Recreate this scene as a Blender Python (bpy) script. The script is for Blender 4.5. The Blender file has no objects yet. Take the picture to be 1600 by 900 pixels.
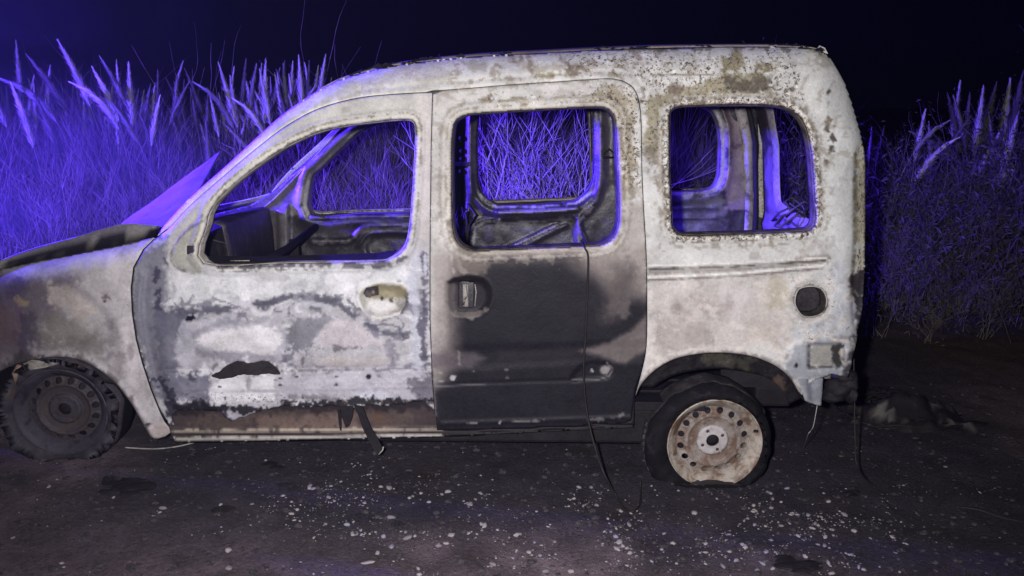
import bpy, bmesh, math, random
import numpy as np
from mathutils import Vector, Matrix
from mathutils.geometry import delaunay_2d_cdt

random.seed(7); RNG = np.random.default_rng(7)
S = bpy.context.scene
C = S.collection

# ------------------------------------------------------------------ camera, world, light
F_PX = 1300.0; PITCH = math.radians(13.0); YAW = math.radians(1.1); DIST = 3.17; CAMH = 1.575
CAM = np.array([0.0, -DIST, CAMH])
cam_d = bpy.data.cameras.new('camera'); cam = bpy.data.objects.new('camera', cam_d); C.objects.link(cam)
cam_d.sensor_width = 36; cam_d.lens = 36*F_PX/1600; cam_d.clip_start = 0.05; cam_d.clip_end = 800
cam.location = CAM; cam.rotation_euler = (math.pi/2-PITCH, 0, YAW)
S.camera = cam
w = bpy.data.worlds.new('World'); S.world = w; w.use_nodes = True
w.node_tree.nodes['Background'].inputs[0].default_value = (0.14, 0.11, 0.42, 1)
w.node_tree.nodes['Background'].inputs[1].default_value = 0.0045

def lamp(name, loc, energy, color, radius, target=None, spot=None, blend=0.5):
    l = bpy.data.lights.new(name, 'SPOT' if spot else 'POINT'); l.energy = energy; l.color = color; l.shadow_soft_size = radius
    o = bpy.data.objects.new(name, l); C.objects.link(o); o.location = loc
    if spot:
        l.spot_size = math.radians(spot); l.spot_blend = blend
        o.rotation_euler = (Vector(target)-Vector(loc)).to_track_quat('-Z', 'Y').to_euler()
    return o
# the phone's flash, and the blue beacon of a police car standing ahead of the van
lamp('phone_flash', (-0.14, -DIST+0.02, CAMH+0.05), 500, (0.985, 0.965, 0.985), 0.03, (0.05, 0, 0.95), 100, 0.9)
lamp('police_beacon', (-5.0, 0.45, 2.2), 4300, (0.085, 0.034, 1.0), 0.07, (-1.30, 3.80, 1.25), 106, 0.5)
lamp('police_beacon', (-3.95, 0.95, 1.85), 3500, (0.068, 0.022, 1.0), 0.06, (0.0, 1.7, 1.35), 86, 0.4)
S.view_settings.view_transform = 'Standard'; S.view_settings.look = 'None'
S.view_settings.exposure = 0.0; S.view_settings.gamma = 1.0; S.view_settings.use_curve_mapping = False
S.cycles.max_bounces = 5; S.cycles.sample_clamp_indirect = 3.0

HAZE = 0.0016
# ------------------------------------------------------------------ projection between photograph and planes of the place
_cp, _sp, _cy, _sy = math.cos(PITCH), math.sin(PITCH), math.cos(YAW), math.sin(YAW)
FWD = np.array([-_sy*_cp, _cy*_cp, -_sp]); RIGHT = np.array([_cy, _sy, 0.0]); UP = np.cross(RIGHT, FWD)
def rays(px, py):
    px = np.asarray(px, float); py = np.asarray(py, float)
    return FWD + ((px-800)/F_PX)[..., None]*RIGHT + ((450-py)/F_PX)[..., None]*UP
def P(px, py, y):
    d = rays(px, py); t = (np.asarray(y, float)-CAM[1])/d[..., 1]
    return CAM + d*t[..., None]
def proj(p):
    v = np.asarray(p, float)-CAM; z = v@FWD
    return 800+F_PX*(v@RIGHT)/z, 450-F_PX*(v@UP)/z
XR = float(P(1113, 757, 0.1)[0])
def ground_z(x, y):
    x = np.asarray(x, float); y = np.asarray(y, float)
    return -0.046*3.2*np.tanh((x-XR)/3.2) + 0.012*fbm(x*2.1+5, y*2.1, 3, 3) - 0.006 + 0.02*np.maximum(0, y-2.6)**0.7
def PG(px, py):
    d = rays(px, py); z = np.zeros(np.shape(px))
    for _ in range(6):
        t = (z-CAM[2])/d[..., 2]; p = CAM+d*t[..., None]; z = ground_z(p[..., 0], p[..., 1])
    return p

# ------------------------------------------------------------------ noise
def _h(ix, iy, s):
    n = (ix.astype(np.int64)*374761393 + iy.astype(np.int64)*668265263 + s*1442695041) & 0x7fffffff
    n = ((n ^ (n >> 13))*1274126177) & 0x7fffffff
    n = n ^ (n >> 16)
    return (n & 0xffff)/65535.0
def vnoise(x, y, s=0):
    x = np.asarray(x, float); y = np.asarray(y, float)
    ix = np.floor(x); iy = np.floor(y); fx = x-ix; fy = y-iy
    fx = fx*fx*(3-2*fx); fy = fy*fy*(3-2*fy)
    a = _h(ix, iy, s); b = _h(ix+1, iy, s); c = _h(ix, iy+1, s); d = _h(ix+1, iy+1, s)
    return (a+(b-a)*fx + (c-a)*fy + (a-b-c+d)*fx*fy)*2-1
def fbm(x, y, s=0, o=4):
    r = 0; a = 0.5; t = 0
    for k in range(o):
        r = r + a*vnoise(np.asarray(x)*2**k+17.3*k, np.asarray(y)*2**k-9.1*k, s+k*7); t += a; a *= 0.55
    return r/t
def sstep(a, b, x):
    t = np.clip((x-a)/(b-a+1e-12), 0, 1); return t*t*(3-2*t)
def lin(c):
    c = np.asarray(c, float)/255
    return np.where(c <= .04045, c/12.92, ((c+.055)/1.055)**2.4)

# ------------------------------------------------------------------ 2-D shapes
def cat(pts, n=5, closed=True):
    pts = [np.array(p[:2], float) for p in pts]; N = len(pts); out = []
    rng = range(N if closed else N-1)
    for i in rng:
        g = (lambda k: pts[k % N]) if closed else (lambda k: pts[min(max(k, 0), N-1)])
        p0, p1, p2, p3 = g(i-1), g(i), g(i+1), g(i+2)
        for k in range(n):
            t = k/n
            out.append(0.5*((2*p1)+(-p0+p2)*t+(2*p0-5*p1+4*p2-p3)*t*t+(-p0+3*p1-3*p2+p3)*t**3))
    if not closed: out.append(pts[-1])
    return [tuple(p) for p in out]
def ell(cx, cy, rx, ry, n=24, rot=0):
    return [(cx+rx*math.cos(a)*math.cos(rot)-ry*math.sin(a)*math.sin(rot), cy+rx*math.cos(a)*math.sin(rot)+ry*math.sin(a)*math.cos(rot)) for a in [2*math.pi*k/n for k in range(n)]]
def seg_dist(X, Y, pts, closed=True):
    d = np.full(np.shape(X), 1e9); n = len(pts)
    for i in range(n if closed else n-1):
        ax, ay = pts[i][:2]; bx, by = pts[(i+1) % n][:2]
        vx, vy = bx-ax, by-ay; L = vx*vx+vy*vy+1e-9
        t = np.clip(((X-ax)*vx+(Y-ay)*vy)/L, 0, 1)
        d = np.minimum(d, np.hypot(X-ax-t*vx, Y-ay-t*vy))
    return d
def inside(X, Y, pts):
    r = np.zeros(np.shape(X), bool); n = len(pts)
    for i in range(n):
        ax, ay = pts[i][:2]; bx, by = pts[(i+1) % n][:2]
        if ay == by: continue
        c = ((ay > Y) != (by > Y)) & (X < (bx-ax)*(Y-ay)/(by-ay)+ax)
        r ^= c
    return r
def sdf(X, Y, pts):                                      # positive inside
    d = seg_dist(X, Y, pts); return np.where(inside(X, Y, pts), d, -d)
def resample(pts, step, closed=True):
    out = []; n = len(pts)
    for i in range(n if closed else n-1):
        a = np.array(pts[i][:2], float); b = np.array(pts[(i+1) % n][:2], float)
        k = max(1, int(round(np.linalg.norm(b-a)/step)))
        for j in range(k): out.append(tuple(a+(b-a)*j/k))
    if not closed: out.append(tuple(pts[-1][:2]))
    return out
def triangulate(outline, holes, step):
    loops = [resample(outline, step)]+[resample(h, step*0.8) for h in holes]
    co = []; ed = []
    for lp in loops:
        s = len(co); co += lp; ed += [(s+i, s+(i+1) % len(lp)) for i in range(len(lp))]
    xs = [p[0] for p in loops[0]]; ys = [p[1] for p in loops[0]]
    gx, gy = np.meshgrid(np.arange(min(xs), max(xs), step), np.arange(min(ys), max(ys), step*0.87))
    gx = gx + (np.arange(gx.shape[0]) % 2)[:, None]*step*0.5
    gx = gx.ravel(); gy = gy.ravel()
    m = inside(gx, gy, loops[0]) & (seg_dist(gx, gy, loops[0]) > step*0.55)
    gx = gx[m]; gy = gy[m]
    for lp in loops[1:]:
        m = ~inside(gx, gy, lp) & (seg_dist(gx, gy, lp) > step*0.5); gx = gx[m]; gy = gy[m]
    allp = [Vector(p) for p in co]+[Vector(p) for p in zip(gx.tolist(), gy.tolist())]
    v, e, f, _, _, _ = delaunay_2d_cdt(allp, ed, [], 0, 1e-4)
    v = np.array([tuple(p) for p in v]); f = np.array(f)
    c = v[f].mean(1); keep = inside(c[:, 0], c[:, 1], loops[0])
    for lp in loops[1:]: keep &= ~inside(c[:, 0], c[:, 1], lp)
    f = f[keep]
    used = np.unique(f); rm = np.full(len(v), -1); rm[used] = np.arange(len(used))
    return v[used], rm[f]

# ------------------------------------------------------------------ objects
def setp(o, label=None, cat_=None, group=None, kind=None):
    if label: o['label'] = label
    if cat_: o['category'] = cat_
    if group: o['group'] = group
    if kind: o['kind'] = kind
    return o
def empty(name, loc, label, cat_, group=None):
    o = bpy.data.objects.new(name, None); C.objects.link(o); o.location = loc; o.empty_display_size = 0.1
    return setp(o, label, cat_, group)
def mesh_obj(name, verts, faces, mat, parent=None, smooth=True, origin=None, col=None, peel=None):
    me = bpy.data.meshes.new(name); verts = np.asarray(verts, float)
    if origin is not None: verts = verts-np.asarray(origin, float)
    me.from_pydata(verts.tolist(), [], [list(map(int, f)) for f in faces] if not isinstance(faces, np.ndarray) else faces.tolist())
    if smooth: me.shade_smooth()
    if mat: me.materials.append(mat)
    if col is not None:
        a = me.attributes.new('stain', 'FLOAT_COLOR', 'POINT')
        a.data.foreach_set('color', np.column_stack([col, np.ones(len(col))]).astype(np.float32).ravel())
    if peel is not None:
        a = me.attributes.new('peel', 'FLOAT', 'POINT'); a.data.foreach_set('value', np.asarray(peel, np.float32))
    o = bpy.data.objects.new(name, me); C.objects.link(o)
    if origin is not None: o.location = origin
    if parent is not None:
        o.parent = parent; o.matrix_parent_inverse = Matrix.Identity(4)
        pl = Vector((0, 0, 0)); q = parent
        while q is not None: pl += q.location; q = q.parent
        o.location = Vector(o.location)-pl
    return o
def tube(pts, r, sides=6, r_end=None, cap=True):
    pts = [Vector(p) for p in pts]; n = len(pts); V = []; Fc = []
    ref = Vector((0, 0, 1))
    for i, p in enumerate(pts):
        t = (pts[min(i+1, n-1)]-pts[max(i-1, 0)])
        if t.length < 1e-9: t = Vector((0, 0, 1))
        t.normalize(); a = t.cross(ref)
        if a.length < 0.15: a = t.cross(Vector((1, 0, 0)))
        a.normalize(); b = t.cross(a)
        rr = r[i] if isinstance(r, (list, tuple)) else (r if r_end is None else r+(r_end-r)*i/(n-1))
        for k in range(sides):
            an = 2*math.pi*k/sides; V.append(p+a*(rr*math.cos(an))+b*(rr*math.sin(an)))
    for i in range(n-1):
        for k in range(sides):
            k2 = (k+1) % sides; Fc.append((i*sides+k, i*sides+k2, (i+1)*sides+k2, (i+1)*sides+k))
    if cap: Fc.append(tuple(range(sides-1, -1, -1))); Fc.append(tuple((n-1)*sides+k for k in range(sides)))
    return [tuple(v) for v in V], Fc
class MB:
    def __init__(s): s.v = []; s.f = []
    def add(s, vf):
        o = len(s.v); s.v += [tuple(p) for p in vf[0]]; s.f += [tuple(i+o for i in f) for f in vf[1]]; return s
    def box(s, x0, x1, y0, y1, z0, z1):
        v = [(x, y, z) for x in (x0, x1) for y in (y0, y1) for z in (z0, z1)]
        return s.add((v, [(0, 1, 3, 2), (4, 6, 7, 5), (0, 4, 5, 1), (2, 3, 7, 6), (0, 2, 6, 4), (1, 5, 7, 3)]))
    def build(s, name, mat, parent=None, smooth=False, origin=None, bevel=0):
        o = mesh_obj(name, s.v, s.f, mat, parent, smooth, origin)
        if bevel:
            m = o.modifiers.new('bevel', 'BEVEL'); m.width = bevel; m.segments = 2
        return o

# ------------------------------------------------------------------ materials
def new_mat(name):
    m = bpy.data.materials.new(name); m.use_nodes = True; nt = m.node_tree
    return m, nt, nt.nodes['Principled BSDF']
def nd(nt, t, **k):
    n = nt.nodes.new(t)
    for a, b in k.items(): setattr(n, a, b)
    return n
def noise(nt, scale, detail=4, rough=0.55, dist=0.0, stretch=None, off=0):
    tc = nd(nt, 'ShaderNodeTexCoord'); mp = nd(nt, 'ShaderNodeMapping'); n = nd(nt, 'ShaderNodeTexNoise')
    nt.links.new(tc.outputs['Object'], mp.inputs[0]); nt.links.new(mp.outputs[0], n.inputs['Vector'])
    if stretch: mp.inputs['Scale'].default_value = stretch
    mp.inputs['Location'].default_value = (off, off*0.7, off*1.3)
    n.inputs['Scale'].default_value = scale; n.inputs['Detail'].default_value = detail
    n.inputs['Roughness'].default_value = rough; n.inputs['Distortion'].default_value = dist
    return n.outputs['Fac']
def rng_(nt, x, a, b, c=0.0, d=1.0, smooth=False):
    n = nd(nt, 'ShaderNodeMapRange'); nt.links.new(x, n.inputs[0])
    if smooth: n.interpolation_type = 'SMOOTHSTEP'
    for i, v in enumerate((a, b, c, d)): n.inputs[i+1].default_value = v
    return n.outputs[0]
def math_(nt, op, a, b):
    n = nd(nt, 'ShaderNodeMath', operation=op)
    for i, v in enumerate((a, b)):
        if isinstance(v, (int, float)): n.inputs[i].default_value = v
        else: nt.links.new(v, n.inputs[i])
    return n.outputs[0]
def mix(nt, fac, a, b, mode='MIX'):
    n = nd(nt, 'ShaderNodeMix', data_type='RGBA', blend_type=mode)
    if isinstance(fac, (int, float)): n.inputs[0].default_value = fac
    else: nt.links.new(fac, n.inputs[0])
    for i, v in ((6, a), (7, b)):
        if isinstance(v, tuple): n.inputs[i].default_value = (*v, 1) if len(v) == 3 else v
        else: nt.links.new(v, n.inputs[i])
    return n.outputs[2]
def bump(nt, bsdf, h, strength, dist=0.002):
    b = nd(nt, 'ShaderNodeBump'); b.inputs['Strength'].default_value = strength; b.inputs['Distance'].default_value = dist
    nt.links.new(h, b.inputs['Height']); nt.links.new(b.outputs[0], bsdf.inputs['Normal'])
def T(c): return tuple(lin(c).tolist())

def burnt_metal(name, base=None, rough=0.55, amp=0.16, use_attr=True, spec=0.22, c2=None, c2amt=(0.52, 0.62), bumpy=0.35):
    m, nt, b = new_mat(name)
    if use_attr:
        at = nd(nt, 'ShaderNodeAttribute', attribute_name='stain'); col = at.outputs['Color']
    else:
        col = base
    n1 = noise(nt, 9, 5, 0.6, 0.4); n2 = noise(nt, 70, 6, 0.74, 0.2, off=3); n3 = noise(nt, 260, 3, 0.6, off=9)
    if c2 is not None:
        col = mix(nt, rng_(nt, noise(nt, 14, 6, 0.65, 0.6, off=21), *c2amt), col, c2)
    v = math_(nt, 'ADD', rng_(nt, n1, .3, .7, -amp, amp), rng_(nt, n2, .3, .7, -amp*.8, amp*.8))
    v = math_(nt, 'ADD', v, rng_(nt, n3, .3, .7, -amp*.35, amp*.35)); v = math_(nt, 'ADD', v, 1.0)
    cc = nd(nt, 'ShaderNodeCombineColor')
    for i in range(3): nt.links.new(v, cc.inputs[i])
    col = mix(nt, 1.0, col, cc.outputs[0], 'MULTIPLY')
    if use_attr:
        ap = nd(nt, 'ShaderNodeAttribute', attribute_name='peel').outputs['Fac']
        # flaking: soot chips, white ash flecks, both thresholded out of noise by how strongly the panel is peeled
        f1 = noise(nt, 75, 9, 0.78, 0.3, off=31)
        th = math_(nt, 'ADD', f1, math_(nt, 'MULTIPLY', ap, 0.22))
        chips = rng_(nt, th, .66, .70)
        brown = mix(nt, rng_(nt, noise(nt, 22, 3, off=5), .45, .6), T((78, 68, 60)), T((112, 100, 74)))
        col = mix(nt, chips, col, brown)
        f2 = noise(nt, 55, 6, 0.7, 0.5, off=57)
        th2 = math_(nt, 'ADD', f2, math_(nt, 'MULTIPLY', ap, 0.16))
        col = mix(nt, math_(nt, 'MULTIPLY', rng_(nt, th2, .66, .69), 0.7), col, mix(nt, 1.0, col, (1.45, 1.42, 1.4), 'MULTIPLY'))
        pin = noise(nt, 120, 2, 0.5, off=71)
        col = mix(nt, rng_(nt, pin, .76, .775), col, T((60, 52, 50)))
        r = rng_(nt, n2, .3, .7, rough-.12, rough+.15)
        nt.links.new(r, b.inputs['Roughness'])
        hh = math_(nt, 'SUBTRACT', math_(nt, 'ADD', n2, math_(nt, 'MULTIPLY', n1, 2.0)), math_(nt, 'MULTIPLY', chips, 0.35))
        bump(nt, b, hh, bumpy, 0.003)
    else:
        b.inputs['Roughness'].default_value = rough
        bump(nt, b, math_(nt, 'ADD', n2, n1), bumpy, 0.003)
    nt.links.new(col, b.inputs['Base Color'])
    b.inputs['Specular IOR Level'].default_value = spec
    return m
M_BODY = burnt_metal('burnt_paint_steel', amp=.2, bumpy=.5)
M_SOOT = burnt_metal('sooty_steel', T((60, 56, 62)), 0.5, 0.3, False, c2=T((96, 90, 90)), c2amt=(.5, .66), bumpy=.6)
M_DARK = burnt_metal('charred_black', T((34, 31, 36)), 0.7, 0.35, False, bumpy=.8)
M_INNER = burnt_metal('scorched_inner_steel', use_attr=True, rough=0.36, amp=0.24, bumpy=.5, spec=.5)
M_PALE = burnt_metal('ash_pale_steel', T((168, 162, 156)), 0.5, 0.22, False, c2=T((96, 88, 84)), c2amt=(.5, .66))
M_RUST = burnt_metal('rusted_steel', T((150, 126, 112)), 0.6, 0.22, False, c2=T((108, 80, 64)), c2amt=(.48, .64))
M_RUSTDARK = burnt_metal('dark_rusted_steel', T((66, 62, 72)), 0.6, 0.25, False, c2=T((70, 60, 60)), c2amt=(.48, .64))
M_TYRE = burnt_metal('charred_tyre', T((22, 20, 25)), 0.8, 0.4, False, c2=T((46, 43, 50)), c2amt=(.56, .72), bumpy=1.0)
M_TREAD = burnt_metal('ashed_tread', T((58, 54, 58)), 0.8, 0.35, False, c2=T((96, 88, 88)), c2amt=(.5, .66), bumpy=1.0)
M_HUB = burnt_metal('ash_grey_hub', T((185, 178, 178)), 0.45, 0.15, False, c2=T((130, 120, 116)), c2amt=(.55, .7))
M_WIRE = burnt_metal('burnt_wire', T((44, 40, 42)), 0.6, 0.3, False)

# ------------------------------------------------------------------ van: side surface
TOPLINE = cat([(247, 366), (262, 346), (300, 306), (350, 262), (400, 216), (440, 180), (480, 152), (510, 134), (540, 121), (600, 105), (660, 96), (740, 88), (850, 82), (950, 77),
               (1050, 74), (1150, 72.5), (1240, 73), (1283, 79), (1306, 100), (1325, 138), (1340, 185), (1349, 220), (1352, 255), (1352, 300), (1352, 400), (1349, 480), (1341, 520)], 4, False)
FENDTOP = cat([(-215, 500), (-190, 470), (-150, 450), (-60, 432), (0, 420), (60, 407), (120, 396), (180, 384), (240, 371)], 4, False)
def side_y(px, py, z, x):
    """distance of the outer skin inboard of the widest plane: tumblehome, rounded roof edge, rear corner and wing top"""
    y = 0.030*np.clip((0.95-z)/0.75, 0, 1.2)**2 + 0.045*np.clip((z-1.0)/0.6, 0, 1.3)**1.2*1.6
    dt = seg_dist(px, py, TOPLINE, False)
    R = np.interp(px, [430, 560, 1180, 1330], [26, 56, 56, 46])
    t = np.clip(1-dt/R, 0, 0.985)
    y = y + np.where(py < 380, 1, sstep(430, 380, py)*0+1)*(0.0021*R)*(1-np.sqrt(1-t*t))*np.where(px > 235, 1, 0)
    df = seg_dist(px, py, FENDTOP, False); t = np.clip(1-df/42, 0, 0.985)
    y = y + 0.085*(1-np.sqrt(1-t*t))*sstep(262, 205, px)
    y = y + 0.20*np.clip((-1.75-x)/0.9, 0, 1.3)**2
    return y
def side_pts(px, py, extra=0.0):
    px = np.asarray(px, float); py = np.asarray(py, float); y = np.zeros_like(px)
    for _ in range(5):
        p = P(px, py, y); y = side_y(px, py, p[..., 2], p[..., 0])
    return P(px, py, y+extra)

def make_paint(px, py, base, layers, seed=0, seam=None):
    """albedo from stains and some painted highlights and shade: each layer (shape, colour, alpha, softness, raggedness); shape ('p', polygon) ('l', polyline, half width)"""
    wx = fbm(px/16, py/16, 11+seed, 4); wy = fbm(px/5.5, py/5.5, 23+seed, 3); w2 = fbm(px/42, py/42, 5+seed, 3)
    col = np.tile(lin(base), (len(px), 1))*(1+0.10*w2[:, None])
    sm = (sstep(.0, .55, fbm(px/95+seed, py/75, 301+seed, 4))*.22)[:, None]; col = col*(1-sm)+col*lin((150, 140, 136))*1.1*sm
    for L in layers:
        shp, c, a, soft, rag = L[:5]
        if shp[0] == 'p': d = sdf(px, py, shp[1])
        elif shp[0] == 'e': d = sdf(px, py, ell(*shp[1:]))
        elif shp[0] == 'b': d = (shp[3]-shp[2])/2-np.abs(seg_dist(px, py, shp[1])-(shp[3]+shp[2])/2)
        elif shp[0] == 'c': d = shp[4]-np.abs(fbm(px/shp[2], py/shp[2]*1.5, shp[3], 3))*shp[2]*1.2-np.clip(8-sdf(px, py, shp[1]), 0, 60)*.25
        else: d = shp[2]-seg_dist(px, py, shp[1], False)
        d = d + rag*(wx*1.7+wy*1.3)
        m = (a*sstep(-soft*.75, soft*.75, d))[:, None]
        col = (np.sqrt(col)*(1-m)+np.sqrt(lin(c))*m)**2      # thin soot films darken evenly to the eye
    return col
def make_peel(px, py, regs):
    r = np.zeros(len(px)); wx = fbm(px/20, py/20, 91, 3)
    for shp, v, soft, rag in regs:
        d = sdf(px, py, shp[1]) if shp[0] == 'p' else (sdf(px, py, ell(*shp[1:])) if shp[0] == 'e' else shp[2]-seg_dist(px, py, shp[1], False))
        r = np.maximum(r, v*sstep(-soft, soft, d+rag*wx))
    return r
def groove(px, py, pts, wdt, dep): return dep*np.exp(-(seg_dist(px, py, pts, False)/wdt)**2)
def bulge(px, py, e, dep, soft=10): return dep*sstep(-soft, soft, sdf(px, py, ell(*e)))

def panel(name, outline, holes, step, relief, base, layers, peel, parent, mat=None, extra=0.0, thick=0.003, seed=0, smap=None):
    v, f = triangulate(outline, holes, step); px, py = v[:, 0], v[:, 1]
    d = relief(px, py) if relief else 0
    p = (smap or side_pts)(px, py, extra+d) if smap is None else smap(px, py, d)
    o = mesh_obj(name, p, f, mat or M_BODY, parent, True, None, make_paint(px, py, base, layers, seed), make_peel(px, py, peel))
    me = o.data
    if thick:
        # which way do the faces look?  the skin thickens inboard
        n = me.polygons[len(me.polygons)//2].normal
        s = o.modifiers.new('thickness', 'SOLIDIFY'); s.thickness = thick; s.offset = -1 if n.y < 0 else 1; s.use_rim = True
    return o
def flange(name, loop, depth, shrink, mat, parent, base=(170, 164, 156), start=0.0, step=4, c2=(120, 112, 106), close=True, seed=0):
    """the sheet metal turned inboard round an opening"""
    lp = resample(loop, step, close); a = np.array(lp); c = a.mean(0); n = len(lp); V = []; K = 5
    X = a[:, 0]; Y = a[:, 1]
    for k in range(K):
        t = k/(K-1); q = c+(a-c)*(1-shrink*t)
        if k == 0: q = c+(a-c)*1.0
        V.append(side_pts(X, Y, start)+np.column_stack([(q-a)[:, 0]/405, np.full(n, depth*t), -(q-a)[:, 1]/405]))
    V = np.vstack(V); Fc = []
    for k in range(K-1):
        for i in range(n if close else n-1):
            j = (i+1) % n; Fc.append((k*n+i, k*n+j, (k+1)*n+j, (k+1)*n+i))
    PX = np.tile(X, K); PY = np.tile(Y, K)
    m = sstep(-.3, .5, fbm(PX/14, PY/14+np.repeat(np.arange(K), n)*.2, 61+seed, 4))[:, None]
    col = lin(base)*(1-m)+lin(c2)*m
    o = mesh_obj(name, V, Fc, mat, parent, True, None, col, np.full(len(V), 0.4))
    s = o.modifiers.new('thickness', 'SOLIDIFY'); s.thickness = 0.002; s.offset = 0
    return o

ORIG = (float((P(97, 640, 0)[0]+XR)/2), 0.8, float(ground_z((P(97, 640, 0)[0]+XR)/2, 0.8)))
van = empty('burnt_van', ORIG, 'burnt-out passenger van, pale ash on bare steel, no glass, sooty black sliding door', 'van')
W = 1.60

# openings
WIN_F = cat([(318, 411), (323, 352), (331, 326), (352, 301), (382, 275), (420, 247), (460, 223), (500, 206), (540, 197), (590, 190.5), (630, 187), (645, 190), (649, 203), (648, 235), (645, 290), (641, 340), (636, 375), (627, 393), (610, 403), (585, 408), (450, 411)], 4)
WIN_S = cat([(708, 204), (712, 190), (723, 182), (740, 178), (800, 174), (870, 170), (930, 167.5), (948, 170), (959, 181), (962, 200), (965, 260), (967, 320), (966, 350), (958, 371), (944, 381), (925, 384), (850, 387), (780, 390), (740, 391), (722, 385), (711, 370), (707, 345), (706, 300), (706, 240)], 4)
WIN_Q = cat([(1047, 186), (1050, 173), (1062, 167), (1100, 165), (1170, 164), (1215, 166), (1238, 174), (1255, 192), (1265, 225), (1270, 270), (1273, 320), (1273, 345), (1267, 357), (1250, 361), (1160, 365), (1080, 367), (1062, 366), (1052, 355), (1050, 330), (1047, 260)], 4)
FUEL = [(1243, 462), (1248, 452), (1258, 448), (1270, 447), (1282, 450), (1290, 460), (1292, 472), (1289, 485), (1282, 491), (1270, 495), (1255, 494), (1246, 484), (1242, 474)]
SLIT = [(x, y+1.6*float(fbm(x/4.0, 1.3, 8, 3))) for x, y in resample(cat([(330, 588), (345, 578), (358, 569), (372, 564), (392, 567), (415, 564), (428, 571), (438, 585), (418, 584), (400, 587), (380, 585), (362, 590), (346, 592)], 4), 3)]
ARCH_R = cat([(993, 618), (999, 604), (1012, 588), (1030, 573), (1055, 560), (1090, 552.5), (1130, 550.5), (1170, 555), (1200, 565), (1222, 578), (1238, 594), (1248, 612)], 3, False)
ARCH_F = cat([(236, 683), (225, 664), (205, 630), (182, 600), (160, 581), (135, 566), (110, 559), (85, 557.5), (50, 562), (20, 570), (-10, 586), (-35, 612), (-46, 650)], 3, False)
SEAM_D = [(676, 147), (674, 220), (673, 300), (672, 400), (672, 500), (675, 580), (679, 640)]                      # between the doors
SEAM_TOP = cat([(268, 352), (300, 318), (350, 274), (400, 232), (450, 195), (500, 169), (560, 153), (620, 147), (676, 144)], 4, False)
SEAM_S = cat([(676, 142), (740, 137), (800, 132), (860, 128), (920, 124), (958, 123), (984, 132), (997, 152), (1002, 190), (1003, 260), (1006, 330), (1010, 400), (1011, 480), (1010, 540), (1004, 575), (994, 604)], 3, False)
DOOR_L = [(264, 662), (250, 640), (237, 608), (224, 568), (214, 530), (208, 490), (206, 450), (210, 417), (225, 389), (242, 372), (256, 362)]

# --- near body side: roof rail, A-pillar, rear quarter
side_outline = [(246, 368)]+TOPLINE[2:]+[(1335, 548), (1330, 572), (1326, 590), (1300, 584), (1262, 600), (1254, 618)]+list(reversed(ARCH_R))+[(x+.5, y-.3) for x, y in reversed(SEAM_S[1:-3])]+[(676, 141)]+[(x-0.3, y-.8) for x, y in reversed(SEAM_TOP[:-1])]
def relief_side(px, py):
    d = -0.006*sstep(16, 12, seg_dist(px, py, WIN_Q))
    d = d + 0.012*sstep(4, 0, seg_dist(px, py, WIN_Q))
    d = d + groove(px, py, cat([(1012, 424), (1100, 421), (1200, 415), (1290, 410)], 3, False), 4.5, 0.016)
    d = d - groove(px, py, [(1012, 416), (1150, 412), (1292, 404)], 2.5, 0.005) - groove(px, py, [(1012, 434), (1150, 428), (1288, 415)], 2.5, 0.007)
    d = d + groove(px, py, [(1018, 116), (1120, 115), (1255, 116)], 2.2, 0.003)
    d = d + groove(px, py, [(560, 141), (700, 128), (860, 116), (958, 111), (990, 118), (1008, 140), (1013, 180)], 2.5, 0.005)
    d = d + 0.006*sstep(34, 28, np.hypot(px-1267, py-471))
    d = d - 0.010*sstep(10, 2, seg_dist(px, py, ARCH_R, False))
    # lamp recess on the rear corner and pressed bumper bracket
    lampz = cat([(1336, 238), (1349, 232), (1351, 300), (1350, 400), (1346, 470), (1336, 510), (1330, 480), (1333, 380), (1334, 300)], 2)
    d = d + 0.018*sstep(-2, 3, sdf(px, py, lampz))
    br = [(1228, 548), (1258, 530), (1328, 528), (1332, 575), (1322, 588), (1240, 592), (1226, 570)]
    d = d - 0.010*sstep(-3, 2, sdf(px, py, br)) + 0.024*sstep(-2, 2, sdf(px, py, [(1262, 538), (1318, 536), (1320, 572), (1262, 576)]))
    d = d + 0.0025*fbm(px/60, py/60, 77, 3)*sstep(360, 400, py)
    d = d + 0.0012*fbm(px/30, py/30, 78, 2)
    return d
OL = (132, 122, 94); BR = (98, 88, 80); AS = (214, 208, 202)
rag = 9
WQ_ = resample(WIN_Q, 10); WS_ = resample(WIN_S, 10); WF_ = resample(WIN_F, 10)
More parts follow.
